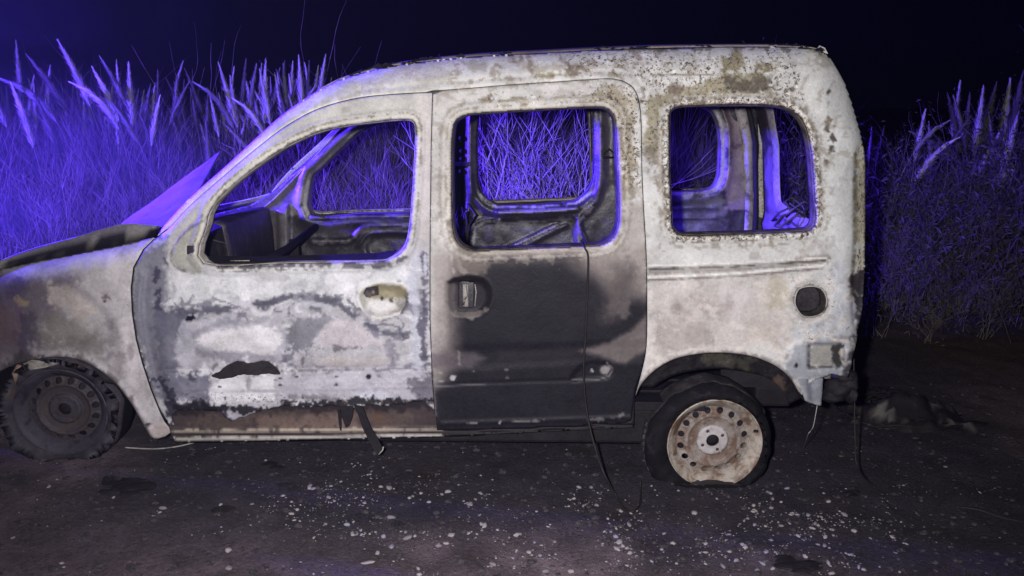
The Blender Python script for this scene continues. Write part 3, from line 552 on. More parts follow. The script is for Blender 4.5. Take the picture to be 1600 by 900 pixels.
L_slide = [
    (('p', [(690, 392), (760, 390), (890, 388), (1012, 440), (1020, 690), (670, 690), (672, 600), (690, 520)]), (108, 97, 95), .85, 30, 2),
    (('p', [(716, 420), (740, 408), (880, 402), (905, 418), (950, 450), (1020, 470), (1030, 690), (672, 690), (690, 610), (712, 560)]), (29, 27, 34), .985, 26, 2),
    (('p', [(676, 395), (700, 395), (704, 420), (694, 470), (690, 540), (674, 580)]), (158, 146, 144), .6, 13, 2),
    (('p', [(880, 390), (1012, 385), (1012, 440), (995, 455), (960, 500), (945, 500), (950, 430), (900, 402)]), (112, 102, 98), .65, 24, 5),
    (('p', [(700, 396), (760, 396), (764, 420), (750, 430), (706, 428)]), (128, 116, 108), .7, 8, 6), (('e', 900, 412, 10, 12), (72, 64, 62), .6, 10, 3),
    (('p', [(905, 548), (950, 536), (985, 518), (1012, 490), (1012, 548), (975, 568), (950, 560)]), (122, 112, 110), .8, 7, 1.5), (('p', [(676, 606), (780, 590), (1000, 588), (1002, 680), (676, 680)]), (32, 30, 37), .9, 14, 2),
    (('p', [(674, 552), (740, 550), (760, 560), (735, 574), (674, 576)]), (98, 88, 94), .75, 9, 1), (('p', [(780, 550), (900, 545), (900, 560), (780, 562)]), (50, 45, 52), .6, 10, 1),
    (('p', [(676, 145), (712, 145), (704, 400), (676, 400)]), (196, 190, 186), .5, 10, 6), (('e', 690, 300, 9, 60), (172, 166, 160), .5, 8, 8),
    (('l', [(745, 158), (775, 156), (800, 158), (835, 160)], 4), OL, .75, 3, 5), (('e', 760, 155, 16, 4), (112, 100, 84), .6, 3, 5), (('l', [(835, 158), (900, 153), (930, 150)], 3), (140, 128, 108), .6, 3, 5),
    (('p', [(930, 140), (975, 138), (992, 160), (992, 280), (972, 330), (970, 200), (955, 165), (930, 155)]), (146, 134, 110), .75, 6, 9), (('e', 985, 160, 6, 20), (205, 198, 188), .6, 4, 6), (('e', 978, 260, 6, 40), (150, 138, 116), .5, 5, 9),
    (('p', [(975, 320), (1008, 320), (1010, 420), (960, 400)]), (158, 148, 142), .7, 12, 6), (('l', [(975, 395), (990, 420), (980, 450), (975, 490)], 5), (108, 98, 98), .6, 6, 6),
    (('l', resample(WIN_S, 14)+[WIN_S[0]], 9), (204, 197, 184), .55, 3, 2),
    (('b', WS_, 8, 10.5), (128, 116, 104), .6, 1.5, 4), (('b', WS_, 12, 17), (218, 212, 202), .55, 2, 3), (('b', WS_, 18.5, 20.5), (134, 124, 114), .5, 1.6, 3),  # window bead highlights painted as pale bands, brown between
    (('c', [(676, 142), (1002, 126), (1006, 400), (676, 400)], 50, 71, 3.0), (150, 141, 130), .42, 2.5, 5), (('l', [(x, y+3) for x, y in SEAM_S[1:14]], 1.6), (150, 140, 126), .5, 1.5, 3),
    (('l', [(712, 391), (760, 395), (850, 393), (940, 387)], 4), (150, 138, 132), .75, 3, 4), (('l', resample(WIN_S, 14)+[WIN_S[0]], 4.5), (196, 188, 174), .8, 1.5, 1.5), (('l', resample(WIN_S, 14)+[WIN_S[0]], 1.1), (70, 62, 58), .8, .8, 1), (('l', [(708, 345), (712, 372), (722, 387), (742, 392)], 6), (104, 94, 86), .7, 4, 4), (('l', [(966, 200), (970, 340), (960, 375)], 6), (128, 116, 106), .6, 5, 5),
    (('l', [(716, 398), (716, 410), (724, 424)], 3), (156, 148, 144), .6, 3, 4), (('l', [(705, 395), (708, 425)], 2), (190, 184, 182), .5, 2, 2),
    (('p', HND_S), (40, 36, 42), .7, 3, 2), (('l', [(703, 445), (702, 470), (708, 488)], 6), (118, 110, 108), .7, 4, 2), (('l', [(712, 491), (740, 493), (758, 484)], 4), (132, 124, 118), .75, 3, 3), (('l', [(702, 440), (730, 432), (756, 435)], 3), (34, 30, 34), .9, 2, 1),
    (('e', 708, 590, 4.4, 4.4), (176, 172, 178), 1, 1, 0), (('e', 688, 582, 3.5, 1.6), (150, 146, 152), 1, 1, 0), (('e', 689, 596, 3.5, 1.6), (150, 146, 152), 1, 1, 0), (('e', 792, 578, 3, 2), (104, 98, 104), 1, 1, 0), (('e', 792, 590, 3, 2), (90, 84, 90), 1, 1, 0), (('e', 740, 580, 2.5, 2), (90, 84, 90), 1, 1, 0),
    (('l', [(717, 550), (718, 570)], 1.2), (150, 140, 140), .7, 1, 1), (('e', 975, 440, 16, 30), (70, 64, 64), .5, 16, 4), (('e', 944, 577, 8, 8), (156, 150, 150), .95, 3, 3), (('e', 925, 579, 2.2, 2.2), (170, 166, 166), 1, 1, 0), (('l', [(895, 594), (930, 594), (952, 588), (957, 576), (948, 566)], 1.1), (140, 134, 136), .7, 1, 0),
    (('l', [(676, 604), (760, 600)], 1.0), (120, 114, 120), .6, 1, 0), (('l', [(675, 560), (680, 650)], 1.2), (128, 122, 128), .7, 1, 0), (('l', [(730, 662), (745, 661)], 1.5), (150, 146, 150), .8, 1, 1), (('l', [(800, 659), (850, 657)], 1.2), (140, 134, 136), .8, 1, 1), (('e', 781, 660, 1.5, 3), (170, 166, 170), 1, 1, 0), (('l', [(920, 657), (945, 655), (975, 648)], 2), (130, 124, 124), .7, 2, 4),
    (('l', [(905, 405), (920, 402)], 1.2), (186, 180, 176), .5, 1, 1)]
sliding_door = panel('sliding_door', slide_outline, [WIN_S, HOLE_S], 3.0, relief_slide, (200, 197, 194), L_slide,
                     [(('p', [(920, 128), (1002, 128), (1004, 300), (970, 300), (960, 170), (920, 160)]), .6, 10, 8), (('p', [(740, 145), (930, 140), (930, 165), (740, 168)]), .4, 8, 5)], van, seed=8)
setp(sliding_door, 'soot-blackened sliding door')
flange('window_frame', WIN_S, 0.05, 0.02, M_INNER, sliding_door, (92, 84, 78), start=0.014, c2=(52, 47, 46))
mb = MB(); mb.box(*(P(724, 479, .045)[0], P(732, 479, .045)[0], .035, .05, P(728, 478, .045)[2], P(728, 444, .045)[2]))
mb.add(tube([P(724, 476, .035), P(729, 462, .03), P(727, 446, .035)], .006, 6)); mb.build('door_latch', M_PALE, sliding_door, True)
mb = MB(); mb.add(tube([P(742, 444, .02), P(744, 456, .02), P(742, 478, .02)], .0025, 5)); mb.build('handle_edge', M_PALE, sliding_door, True)
# rims of the circular filler and fasteners
mb = MB()
a = [side_pts([x], [y], -0.002)[0] for x, y in resample(cat(FUEL, 2), 5)]; a.append(a[0]); mb.add(tube(a, .0035, 5, cap=False)); mb.build('fuel_filler_rim', M_PALE, body_side, True)

# --- sill with its two pinch rails, rail highlights and groove shade painted in
sill_outline = [(262, 628), (676, 618), (992, 612), (990, 668), (690, 682), (480, 687), (275, 691), (262, 670)]
def relief_sill(px, py):
    r1 = np.interp(px, [265, 690, 990], [673, 670, 660]); r2 = r1+np.interp(px, [265, 690], [12, 9])
    return -0.016*np.exp(-((py-r1)/2.2)**2)+0.02*np.exp(-((py-(r1+r2)/2)/2.2)**2)-0.018*np.exp(-((py-r2)/2.0)**2)+0.004*fbm(px/60, py/30, 14, 3)
L_sill = [(('p', [(330, 640), (640, 636), (650, 668), (340, 671), (300, 660)]), (92, 78, 74), .85, 8, 10), (('p', [(395, 650), (560, 645), (560, 668), (400, 670)]), (126, 106, 98), .6, 9, 10),
          (('p', [(262, 620), (700, 615), (700, 640), (262, 645)]), (40, 35, 40), .85, 5, 7), (('l', [(268, 674), (690, 671)], 2.2), (184, 170, 156), .85, 1.5, 1.5), (('l', [(268, 686), (480, 684), (690, 680)], 2.4), (196, 190, 184), .9, 1.5, 1.5),
          (('l', [(268, 679.5), (690, 676)], 2.0), (46, 40, 44), .9, 1.5, 1), (('p', [(690, 600), (1000, 600), (1000, 690), (694, 690)]), (38, 34, 38), .96, 5, 4), (('e', 590, 655, 8, 10), (96, 70, 60), .7, 4, 5)]
sill = panel('sill', sill_outline, [], 3.4, relief_sill, (70, 60, 62), L_sill, [], van, extra=0.035, seed=9)

# --- inner frame of the side (closes the gaps behind the skins), dark
inner_outline = [(-60, 445), (0, 430), (120, 402), (236, 380), (258, 362), (300, 322), (350, 279), (400, 236), (450, 200), (500, 172), (600, 132), (660, 116), (850, 100), (1050, 92), (1240, 92), (1276, 98), (1298, 118), (1312, 145), (1328, 190), (1336, 260), (1336, 400), (1332, 500), (1318, 575), (1262, 590)]+[(x, y-6) for x, y in reversed(ARCH_R)]+[(985, 640), (980, 655), (690, 665), (280, 672), (262, 655)]+[(x, y-6) for x, y in ARCH_F[1:9]]+[(-60, 560)]
def grow(pts, k):
    a = np.array(pts); c = a.mean(0); return [tuple(q) for q in c+(a-c)*k]
inner = panel('inner_frame', inner_outline, [WIN_F, WIN_S, WIN_Q], 9, lambda px, py: 0.008*fbm(px/30, py/30, 4, 2), (50, 46, 50), [], [], van, M_INNER, extra=0.056, thick=0.002)

# ------------------------------------------------------------------ far side: same skins mirrored, and its inner face as seen through the openings
def far_copy(o, parent):
    c = o.copy(); C.objects.link(c); c.parent = parent; c.matrix_parent_inverse = Matrix.Identity(4)
    return c
for src in (body_side, fender, front_door, sliding_door, sill, inner):
    c = far_copy(src, van); c.scale = (1, -1, 1); c.location = (src.location.x, W-ORIG[1], src.location.z)
    # the source sits at -ORIG inside the van; mirrored about the van's middle plane y = W/2
    if 'label' in c: del c['label']
    for ch in src.children:
        if ch.name.split('.')[0] in ('window_frame', 'wheel_arch_lip', 'door_handle'):
            d = far_copy(ch, c); d.location = ch.location
YF = W-0.11                                             # plane of the far inner face
def far_pts(px, py, d=0.0): return P(px, py, YF-np.asarray(d)+np.zeros(np.shape(px)))
def world_far(pts):                                     # near side photo coordinates to where the mirrored point shows
    n = side_pts([p[0] for p in pts], [p[1] for p in pts]); n[:, 1] = YF
    X, Y = proj(n); return list(zip(X.tolist(), Y.tolist()))
FW_F = cat([(487, 335), (487, 281), (500, 266), (520, 246), (540, 227), (562, 208), (590, 195), (630, 186), (680, 181), (694, 184), (697, 200), (697, 300), (692, 329), (640, 332), (560, 334)], 3)
FW_S = cat([(746, 250), (747, 190), (756, 174), (780, 168), (900, 162), (920, 165), (926, 180), (927, 250), (924, 285), (912, 304), (893, 315), (850, 319), (790, 321), (768, 316), (754, 303), (748, 285)], 3)
FW_Q = cat([(980, 250), (984, 180), (1000, 168), (1060, 164), (1098, 166), (1116, 180), (1124, 210), (1124, 260), (1120, 283), (1106, 296), (1060, 299), (1000, 299), (984, 290)], 3)
far_out = world_far([(258, 362), (300, 322), (350, 279), (400, 236), (450, 200), (500, 172), (600, 132), (660, 116), (850, 100), (1050, 92), (1240, 92), (1276, 98), (1298, 118), (1312, 145), (1330, 190), (1340, 260), (1340, 400), (1336, 500), (1318, 590), (1240, 610)])
far_out += world_far([(1000, 600), (980, 655), (690, 665), (280, 672), (240, 640), (60, 560), (60, 430), (200, 395)])
def relief_far(px, py):                                 # positive stands proud towards the camera
    h = np.zeros(len(px))
    for wl in (FW_F, FW_S, FW_Q):
        dd = seg_dist(px, py, wl)
        h += 0.022*np.exp(-((dd-13)/7)**2)+0.010*np.exp(-((dd-3)/2.2)**2)
    # sliding door lower pressing
    box_ = cat([(736, 395), (738, 360), (748, 348), (768, 344), (860, 340), (895, 340), (903, 350), (905, 400)], 3)
    h += -0.03*sstep(-2, 4, sdf(px, py, box_)) + 0.014*np.exp(-(seg_dist(px, py, box_)/3)**2)
    h += groove(px, py, [(795, 388), (870, 352)], 3, 0.012)+groove(px, py, [(812, 388), (884, 352)], 3, 0.012)
    h += groove(px, py, [(778, 332), (850, 330), (900, 326)], 4, 0.02)
    h += groove(px, py, cat([(905, 400), (903, 345), (912, 333), (930, 318), (937, 290), (938, 200)], 3, False), 5, 0.022)
    h += groove(px, py, [(735, 170), (735, 300), (729, 345)], 5, 0.02)-0.02*sstep(-2, 3, sdf(px, py, [(714, 170), (726, 170), (724, 350), (712, 350)]))
    # front door pressing
    h += groove(px, py, cat([(487, 377), (545, 376), (560, 362), (575, 355), (640, 354)], 3, False), 3.5, 0.02)+groove(px, py, cat([(560, 384), (572, 368), (590, 363), (640, 363)], 3, False), 3, 0.012)
    h += groove(px, py, [(487, 340), (640, 338)], 3, 0.016)-0.02*sstep(-2, 5, sdf(px, py, cat([(575, 400), (580, 372), (600, 366), (640, 368), (640, 400)], 2)))
    h += 0.03*sstep(-3, 4, sdf(px, py, [(434, 330), (452, 320), (452, 420), (434, 420)]))
    # quarter ledges
    for y0 in (305, 326, 341): h += groove(px, py, [(1040, y0), (1120, y0-1)], 2.5, 0.007)
    h += groove(px, py, cat([(1128, 160), (1140, 200), (1142, 260), (1130, 310)], 3, False), 4, 0.014)
    return h + 0.006*fbm(px/24, py/24, 19, 3)
def smap_far(px, py, d): return far_pts(px, py, d)
L_far = [  # pale lines are highlights of the pressings painted into the steel
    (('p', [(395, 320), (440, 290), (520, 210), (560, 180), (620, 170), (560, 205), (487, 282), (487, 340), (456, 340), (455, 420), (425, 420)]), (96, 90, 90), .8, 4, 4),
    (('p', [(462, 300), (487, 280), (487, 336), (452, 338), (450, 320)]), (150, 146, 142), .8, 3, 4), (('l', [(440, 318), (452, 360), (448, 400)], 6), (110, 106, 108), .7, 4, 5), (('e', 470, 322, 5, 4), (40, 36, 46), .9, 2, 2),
    (('l', [(487, 338), (560, 337), (645, 333)], 3), (120, 114, 114), .7, 3, 4), (('l', [(490, 378), (545, 377), (562, 362), (640, 355)], 2.4), (136, 130, 130), .7, 2, 3), (('e', 590, 385, 16, 8), (110, 106, 106), .6, 5, 6), (('e', 520, 355, 30, 12), (92, 88, 94), .6, 8, 6),
    (('l', [(752, 305), (775, 322), (850, 322), (900, 317), (925, 300)], 2.0), (196, 190, 188), .85, 1.4, 1), (('l', [(780, 332), (900, 326)], 2.5), (160, 154, 156), .75, 1.4, 1), (('l', [(905, 400), (904, 345), (930, 320), (940, 280), (934, 180)], 3), (170, 162, 158), .75, 1.6, 2),
    (('e', 813, 362, 26, 14), (104, 100, 104), .7, 8, 6), (('l', [(795, 388), (870, 352)], 2), (170, 164, 162), .7, 1.2, 1), (('l', [(738, 392), (742, 356), (756, 347), (780, 344)], 1.8), (200, 194, 190), .8, 1.2, 1), (('l', [(776, 350), (778, 385)], 4), (96, 90, 92), .8, 2, 2), (('l', [(898, 345), (900, 388)], 4), (108, 102, 104), .7, 2, 2), (('l', [(778, 350), (860, 344), (895, 342)], 2), (136, 130, 130), .7, 2, 2),
    (('p', [(757, 350), (771, 350), (771, 376), (757, 378)]), (74, 62, 110), .6, 1.5, 1),
    (('l', [(737, 170), (738, 260)], 8), (84, 78, 74), .6, 4, 5), (('p', [(925, 165), (975, 165), (975, 330), (945, 350), (925, 330)]), (92, 86, 84), .6, 6, 6), (('e', 747, 334, 7, 6), (110, 104, 100), .8, 2, 2),
    (('l', [(1044, 303), (1105, 301), (1124, 288), (1130, 260), (1130, 200), (1118, 172), (1100, 160)], 5), (150, 144, 140), .85, 3, 3), (('p', [(1136, 160), (1165, 160), (1172, 250), (1172, 330), (1130, 330), (1140, 250)]), (150, 134, 136), .85, 4, 5), (('l', [(1134, 165), (1142, 200), (1142, 240)], 2.5), (96, 80, 80), .8, 2, 2),
    (('p', [(1040, 308), (1130, 306), (1130, 370), (1040, 370)]), (98, 96, 104), .7, 5, 6), (('l', [(1044, 328), (1120, 325)], 2), (52, 48, 58), .8, 2, 2), (('l', [(1044, 343), (1120, 342)], 2), (52, 48, 58), .8, 2, 2), (('e', 1120, 316, 14, 8), (128, 126, 134), .7, 5, 4), (('e', 1085, 355, 24, 8), (122, 122, 130), .7, 3, 5),
    (('e', 1154, 228, 12, 3), (80, 68, 70), .7, 2, 4)]
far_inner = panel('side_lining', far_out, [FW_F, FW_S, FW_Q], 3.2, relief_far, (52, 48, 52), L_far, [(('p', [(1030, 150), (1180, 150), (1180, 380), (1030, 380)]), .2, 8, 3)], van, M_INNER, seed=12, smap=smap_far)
def far_flange(loop, parent, base):
    lp = resample(loop, 5); a = np.array(lp); n = len(lp); V = np.vstack([far_pts(a[:, 0], a[:, 1], 0.004), far_pts(a[:, 0], a[:, 1], 0)+np.array([0, 0.07, 0])])
    Fc = [(i, (i+1) % n, n+(i+1) % n, n+i) for i in range(n)]
    return mesh_obj('window_frame', V, Fc, M_INNER, parent, True, None, np.tile(lin(base), (2*n, 1)), np.full(2*n, .3))
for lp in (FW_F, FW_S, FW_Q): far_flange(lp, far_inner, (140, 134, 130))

# ------------------------------------------------------------------ roof, floor, bulkhead, rear
def topz(pxs):                                          # the roof edge of the near side in space
    pass
tl = [p for p in TOPLINE if 500 < p[0] < 1290 and p[1] < 150]
edge = side_pts([p[0] for p in tl], [p[1] for p in tl], 0.0)
K = 22; V = []; colr = []
for i in range(len(edge)):
    x, y, z = edge[i]
    for k in range(K+1):
        t = k/K; yy = y+(W-2*y)*t; s = math.sin(math.pi*t)
        V.append((x, yy, z+0.028*s**0.6-0.004+0.004*math.sin(9*t*math.pi+x*2)*s))
n = len(edge); Fc = [(i*(K+1)+k, i*(K+1)+k+1, (i+1)*(K+1)+k+1, (i+1)*(K+1)+k) for i in range(n-1) for k in range(K)]
edge_row = [V[k] for k in range(1, K)]
V = np.array(V); m_ = sstep(-.2, .4, fbm(V[:, 0]*4, V[:, 1]*4, 8))[:, None]
roof = mesh_obj('roof', V, Fc, M_BODY, van, True, None, lin((150, 140, 132))*(1-m_)+lin((92, 84, 78))*m_, np.full(len(V), .5))
s = roof.modifiers.new('thickness', 'SOLIDIFY'); s.thickness = .012; s.offset = 0
for k in range(2, 4):                                   # bare cross bows under the roof
    i = int(6+k*(n-12)/3); x, y, z = edge[i]; mb = MB(); mb.box(x-.03, x+.03, y+.03, W-y-.03, z-.035, z-.012); mb.build('roof_bow', M_SOOT, van, bevel=.004)
# charred crust lying along the roof edge
mb = MB()
for (a0, a1, hgt, dens) in ((548, 690, 7, 46), (930, 1012, 6, 34), (700, 800, 5, 20), (1060, 1110, 4, 12), (1190, 1285, 5, 30), (560, 620, 4, 16)):
    for _ in range(dens):
        px = random.uniform(a0, a1); i = min(range(len(tl)), key=lambda q: abs(tl[q][0]-px)); py = np.interp(px, [q[0] for q in tl], [q[1] for q in tl])
        b = side_pts([px], [py], 0)[0]; r = random.uniform(.004, .004+hgt*.0016)
        c = (b[0], b[1]+random.uniform(-.004, .05), b[2]+random.uniform(-.002, .004)); vv = []
        for q in range(7): an = q*2*math.pi/7; rr = r*random.uniform(.6, 1.6); vv.append((c[0]+rr*1.7*math.cos(an), c[1]+rr*math.sin(an), c[2]))
        vv += [(c[0]+random.uniform(-r, r), c[1], c[2]+r*random.uniform(.5, 1.3)), (c[0], c[1], c[2]-r*.5)]
        mb.add((vv, [(q, (q+1) % 7, 7) for q in range(7)]+[((q+1) % 7, q, 8) for q in range(7)]))
setp(mb.build('roof_crust', M_DARK, van), kind='stuff')
mb = MB(); b = side_pts([1286], [79], 0)[0]; v = [b+np.array(q) for q in ((-.03, .01, 0), (.0, .03, .0), (.02, .0, -.012), (-.012, .01, .020), (.008, .004, .010), (-.02, .012, .008))]
mb.add((v, [(0, 5, 2), (5, 4, 2), (5, 3, 4), (0, 1, 5), (1, 3, 5), (1, 2, 4), (1, 4, 3)])); mb.build('curled_flake', M_PALE, van)

# floor and firewall
zf = 0.32
mb = MB(); mb.box(-1.35, .74, .09, W-.09, zf-.02, zf+.02); mb.box(.742, 1.28, .32, W-.09, zf+.12, zf+.15)
for k in range(9): mb.box(-1.2, .7, .2+k*.145, .24+k*.145, zf+.02, zf+.032)
mb.build('floor_pan', M_DARK, van, bevel=.004)
xa = float(P(236, 400, .1)[0])
mb = MB(); mb.box(xa+.02, xa+.05, .1, W-.1, zf, .95); mb.build('firewall', M_SOOT, van)
# what is left of the dashboard: cowl, cross beam, brackets, steering column
c0 = P(336, 348, .1); c1 = P(412, 324, YF-.02)
V = []; n = 16
for i in range(n+1):
    t = i/n; q = c0+(c1-c0)*t
    for (dx, dz) in ((-.16, -.03), (-.08, -.008), (0, 0), (.03, -.012), (.045, -.12), (.05, -.5)): V.append((q[0]+dx, q[1], q[2]+dz+.004*math.sin(i*1.7)))
Fc = [(i*6+k, i*6+k+1, (i+1)*6+k+1, (i+1)*6+k) for i in range(n) for k in range(5)]
cowl = mesh_obj('cowl', V, Fc, M_SOOT, van); s = cowl.modifiers.new('thickness', 'SOLIDIFY'); s.thickness = .004
mb = MB(); q0 = P(350, 388, .12); mb.add(tube([(q0[0]+.02, .12, q0[2]-.12), (q0[0]+.05, .8, q0[2]-.13), (q0[0]+.03, YF-.03, q0[2]-.12)], .02, 10)); beam = mb.build('dash_beam', M_DARK, van, True)
for yy in (.4, 1.1):
    mb = MB(); mb.box(q0[0]-.02, q0[0]+.03, yy-.012, yy+.012, q0[2]-.35, q0[2]-.13); mb.build('dash_bracket', M_DARK, beam, bevel=.003)
mb = MB(); a = Vector((q0[0]+.02, .42, q0[2]-.2)); b = a+Vector((.2, 0, .0)); mb.add(tube([a, b], .02, 8))
mb.build('steering_column', M_DARK, van, True)
# windscreen header and far A-pillar edge strip (turned flange facing the beacon)
st = [P(x, y, YF+.02) for x, y in ((414, 326), (432, 311), (455, 288), (480, 262), (505, 235), (528, 209), (548, 190))]
V = []
for i, q in enumerate(st):
    V += [(q[0]-.008, q[1]-.03, q[2]), (q[0], q[1], q[2]), (q[0]+.018, q[1]+.05, q[2]-.006)]
far_flg = mesh_obj('windscreen_flange', V, [(i*3+k, i*3+k+1, i*3+k+4, i*3+k+3) for i in range(len(st)-1) for k in range(2)], M_PALE, van)
s = far_flg.modifiers.new('thickness', 'SOLIDIFY'); s.thickness = .004
e0 = side_pts([506], [140], .05)[0]; e1 = e0.copy(); e1[1] = W-.1
e0 = e0+np.array([.05, .06, -.03]); e1 = e1+np.array([.05, -.06, -.03])
_r = np.array(edge_row); V = np.vstack([_r+np.array([-.012, 0, 0]), _r+np.array([.0, 0, -.045]), _r+np.array([.05, 0, -.06])]); n = len(_r)
mesh_obj('windscreen_header', V, [(k*n+i, k*n+i+1, (k+1)*n+i+1, (k+1)*n+i) for k in range(2) for i in range(n-1)], M_SOOT, van).modifiers.new('thickness', 'SOLIDIFY').thickness = .004

# hood: sooty near edge turned down, the sheet falling away to the far side; its rear corner curled up
top_ = cat([(-215, 492), (-150, 446), (-60, 424), (0, 407), (60, 388), (120, 370), (170, 355), (200, 349), (245, 352)], 4, False)
bot_ = cat([(-215, 500), (-150, 452), (-60, 434), (0, 422), (60, 409), (120, 398), (170, 387), (205, 379), (245, 366)], 4, False)
ta = P([p[0] for p in top_], [p[1] for p in top_], 0.07); ba = P([p[0] for p in bot_], [p[1] for p in bot_], 0.11)
n = len(ta); rows = [ba+np.array([0, -.01, -.004]), ba*.5+ta*.5+np.array([0, -.006, .0]), ta]
for k in range(1, 13):
    t = k/12; yy = .07+(W-.14)*t; q = ta.copy(); q[:, 1] = yy
    q[:, 2] = ta[:, 2]-(yy-.07)*np.interp(ta[:, 0], [-2.6, -1.2], [.23, .27]) + .01*np.sin(ta[:, 0]*9+k)*.3-.006
    q[:, 0] = ta[:, 0]+.05*t; rows.append(q)
V = np.vstack(rows); R_ = len(rows)
V[:, 2] += .003*fbm(V[:, 0]*12, V[:, 1]*12, 3)
Fc = [(r*n+i, r*n+i+1, (r+1)*n+i+1, (r+1)*n+i) for r in range(R_-1) for i in range(n-1)]
mm = (np.arange(len(V)) < 2.3*n)[:, None]*1.0; hn = sstep(.22, .42, fbm(V[:, 0]*7, V[:, 1]*30+V[:, 2]*26, 12, 4))[:, None]
hc = (lin((36, 33, 36))*(1-hn)+lin((150, 144, 136))*hn)*mm + lin((130, 124, 132))*(1-mm)  # soot on the near edge, with pale streak highlights painted in
hood = mesh_obj('hood', V, Fc, M_INNER, van, True, None, hc, np.full(len(V), .2))
s = hood.modifiers.new('thickness', 'SOLIDIFY'); s.thickness = .004
A_ = [(187, 350), (212, 332), (240, 312), (270, 290), (300, 268), (325, 250), (345, 235)]; YA = [.55, .75, .92, 1.05, 1.16, 1.27, 1.36]
B_ = [(200, 363), (232, 362), (262, 352), (284, 334), (305, 306), (326, 272), (346, 236)]; YB = [.09, .09, .12, .18, .34, .78, 1.35]
V = []; m2 = 8
for i in range(7):
    a = P(*A_[i], YA[i]); b = P(*B_[i], YB[i])
    for k in range(m2+1):
        t = k/m2; q = a+(b-a)*t; q = q+np.array([-.02, -.012, .015])*math.sin(math.pi*t)*math.sin(math.pi*i/6)+np.array([0, 0, .004])*math.sin(i*2.1+k*1.3)
        V.append(q)
V = np.array(V); Fc = [(i*(m2+1)+k, i*(m2+1)+k+1, (i+1)*(m2+1)+k+1, (i+1)*(m2+1)+k) for i in range(6) for k in range(m2)]
flap = mesh_obj('curled_corner', V, Fc, M_INNER, hood, True, None, np.tile(lin((128, 118, 140)), (len(V), 1)), np.full(len(V), .25))
s = flap.modifiers.new('thickness', 'SOLIDIFY'); s.thickness = .004; s2 = flap.modifiers.new('smooth', 'SUBSURF'); s2.levels = 1; s2.render_levels = 2

# rear end: corner pillars and tailgate with its open window
def rear_x(z):
    zz = [P(1352, y, .08)[2] for y in (590, 520, 400, 255, 185, 138, 100, 80)]
    xx = [P(x, y, .08)[0] for x, y in ((1326, 590), (1341, 520), (1351, 400), (1351, 255), (1339, 185), (1324, 138), (1305, 100), (1283, 80))]
    return np.interp(z, zz, xx)-.03
def rear_smap(u, v, d):                                  # u = y in cm, v = z in cm
    return np.column_stack([rear_x(v/100)+.03*np.sin(np.pi*np.clip(u/160, 0, 1))**.5-d, u/100, v/100])
RWIN = cat([(42, 152), (38, 110), (46, 103), (80, 101), (112, 103), (119, 110), (117, 152), (108, 158), (80, 159), (50, 158)], 4)
L_rear = [(('c', [(13, 40), (147, 40), (147, 166), (13, 166)], 26, 3, 5), (52, 47, 52), .85, 3, 4), (('p', [(20, 60), (140, 60), (140, 102), (20, 102)]), (150, 144, 142), .6, 6, 5), (('l', resample(RWIN, 6), 5), (168, 160, 156), .7, 2, 2), (('e', 80, 80, 26, 12), (60, 54, 58), .7, 4, 6)]
tail = panel('tailgate', [(13, 40), (147, 40), (147, 150), (139, 166), (21, 166), (13, 150)], [RWIN], 2.0, lambda u, v: 0.02*np.exp(-(seg_dist(u, v, RWIN)-5)**2/6)+.012*np.exp(-((v-70)/3.0)**2)+.012*np.exp(-((v-88)/2.5)**2)+.015*np.exp(-((np.hypot((u-100), (v-84)))-10)**2/6),
             (118, 110, 114), L_rear, [], van, M_INNER, seed=14, smap=rear_smap, thick=.004)
for yy in (0.06, W-0.06):                                # rear corner posts: pale inner, dark weather channel
    zz = np.linspace(.45, 1.60, 26); pts = [(float(rear_x(z))-.06, yy+((.05+.10*max(0, z-1.0)) if yy < .5 else -(.03+.06*max(0, z-1.0))), z) for z in zz]
    mb = MB(); mb.add(tube(pts, .03, 8)); mb.build('corner_post', M_PALE, van, True)
    pts = [(float(rear_x(z))-.03, yy+((.10+.10*max(0, z-1.0)) if yy < .5 else -(.085+.06*max(0, z-1.0))), z) for z in zz]
    mb = MB(); mb.add(tube(pts, .013, 6)); mb.build('seal_channel', M_DARK, van, True)
# charred cargo floor sides, rear inner arches
mb = MB(); mb.box(.95, 1.3, YF-.26, YF-.03, .35, .78); mb.build('inner_wheel_arch', M_SOOT, van, bevel=.05)
mb = MB(); mb.box(.35, .42, .3, 1.4, .34, .40)
for yy in (.35, .8, 1.3): mb.add(tube([(.38, yy, .38), (.45, yy, .7)], .014, 6))
mb.add(tube([(.45, .3, .7), (.46, .8, .72), (.45, 1.4, .7)], .014, 6)); mb.build('seat_frame', M_RUST, van, True)
# wire bundle and hinges in the far B-pillar
mb = MB()
for k in range(9):
    a = P(random.uniform(716, 732), random.uniform(318, 335), 1.25); b = P(random.uniform(710, 738), random.uniform(345, 360), 1.2); c = P(random.uniform(712, 730), 392, 1.15)
    mid = [a, (a+b)/2+np.array([random.uniform(-.05, .05), 0, 0]), b, c]; mb.add(tube(mid, .006, 5))
mb.build('wiring_loom', M_WIRE, van, True)
for (x, y) in ((720, 216), (721, 236), (721, 248), (721, 256), (720, 268)):
    q = P(x, y, YF-.03); mb = MB(); mb.add(tube([(q[0], q[1]+.02, q[2]), q], .012, 10)); mb.build('pillar_bolt', M_DARK, van, True)
mb = MB(); q = P(722, 256, YF-.04); mb.box(q[0]-.05, q[0]+.05, q[1], q[1]+.02, q[2]-.012, q[2]+.01); mb.build('door_hinge', M_DARK, van, bevel=.002)
mb = MB(); rq = random.Random(5)
for k in range(9):
    a = P(rq.uniform(1222, 1262), rq.uniform(322, 350), rq.uniform(.8, 1.05)); pts = [a+np.array([.05*math.cos(t*1.1+k), .03*math.sin(t*.9+k), .04*math.sin(t*1.3+k*2)]) for t in range(6)]; mb.add(tube(pts, .006, 6))
mb.build('melted_trim', M_SOOT, van, True)
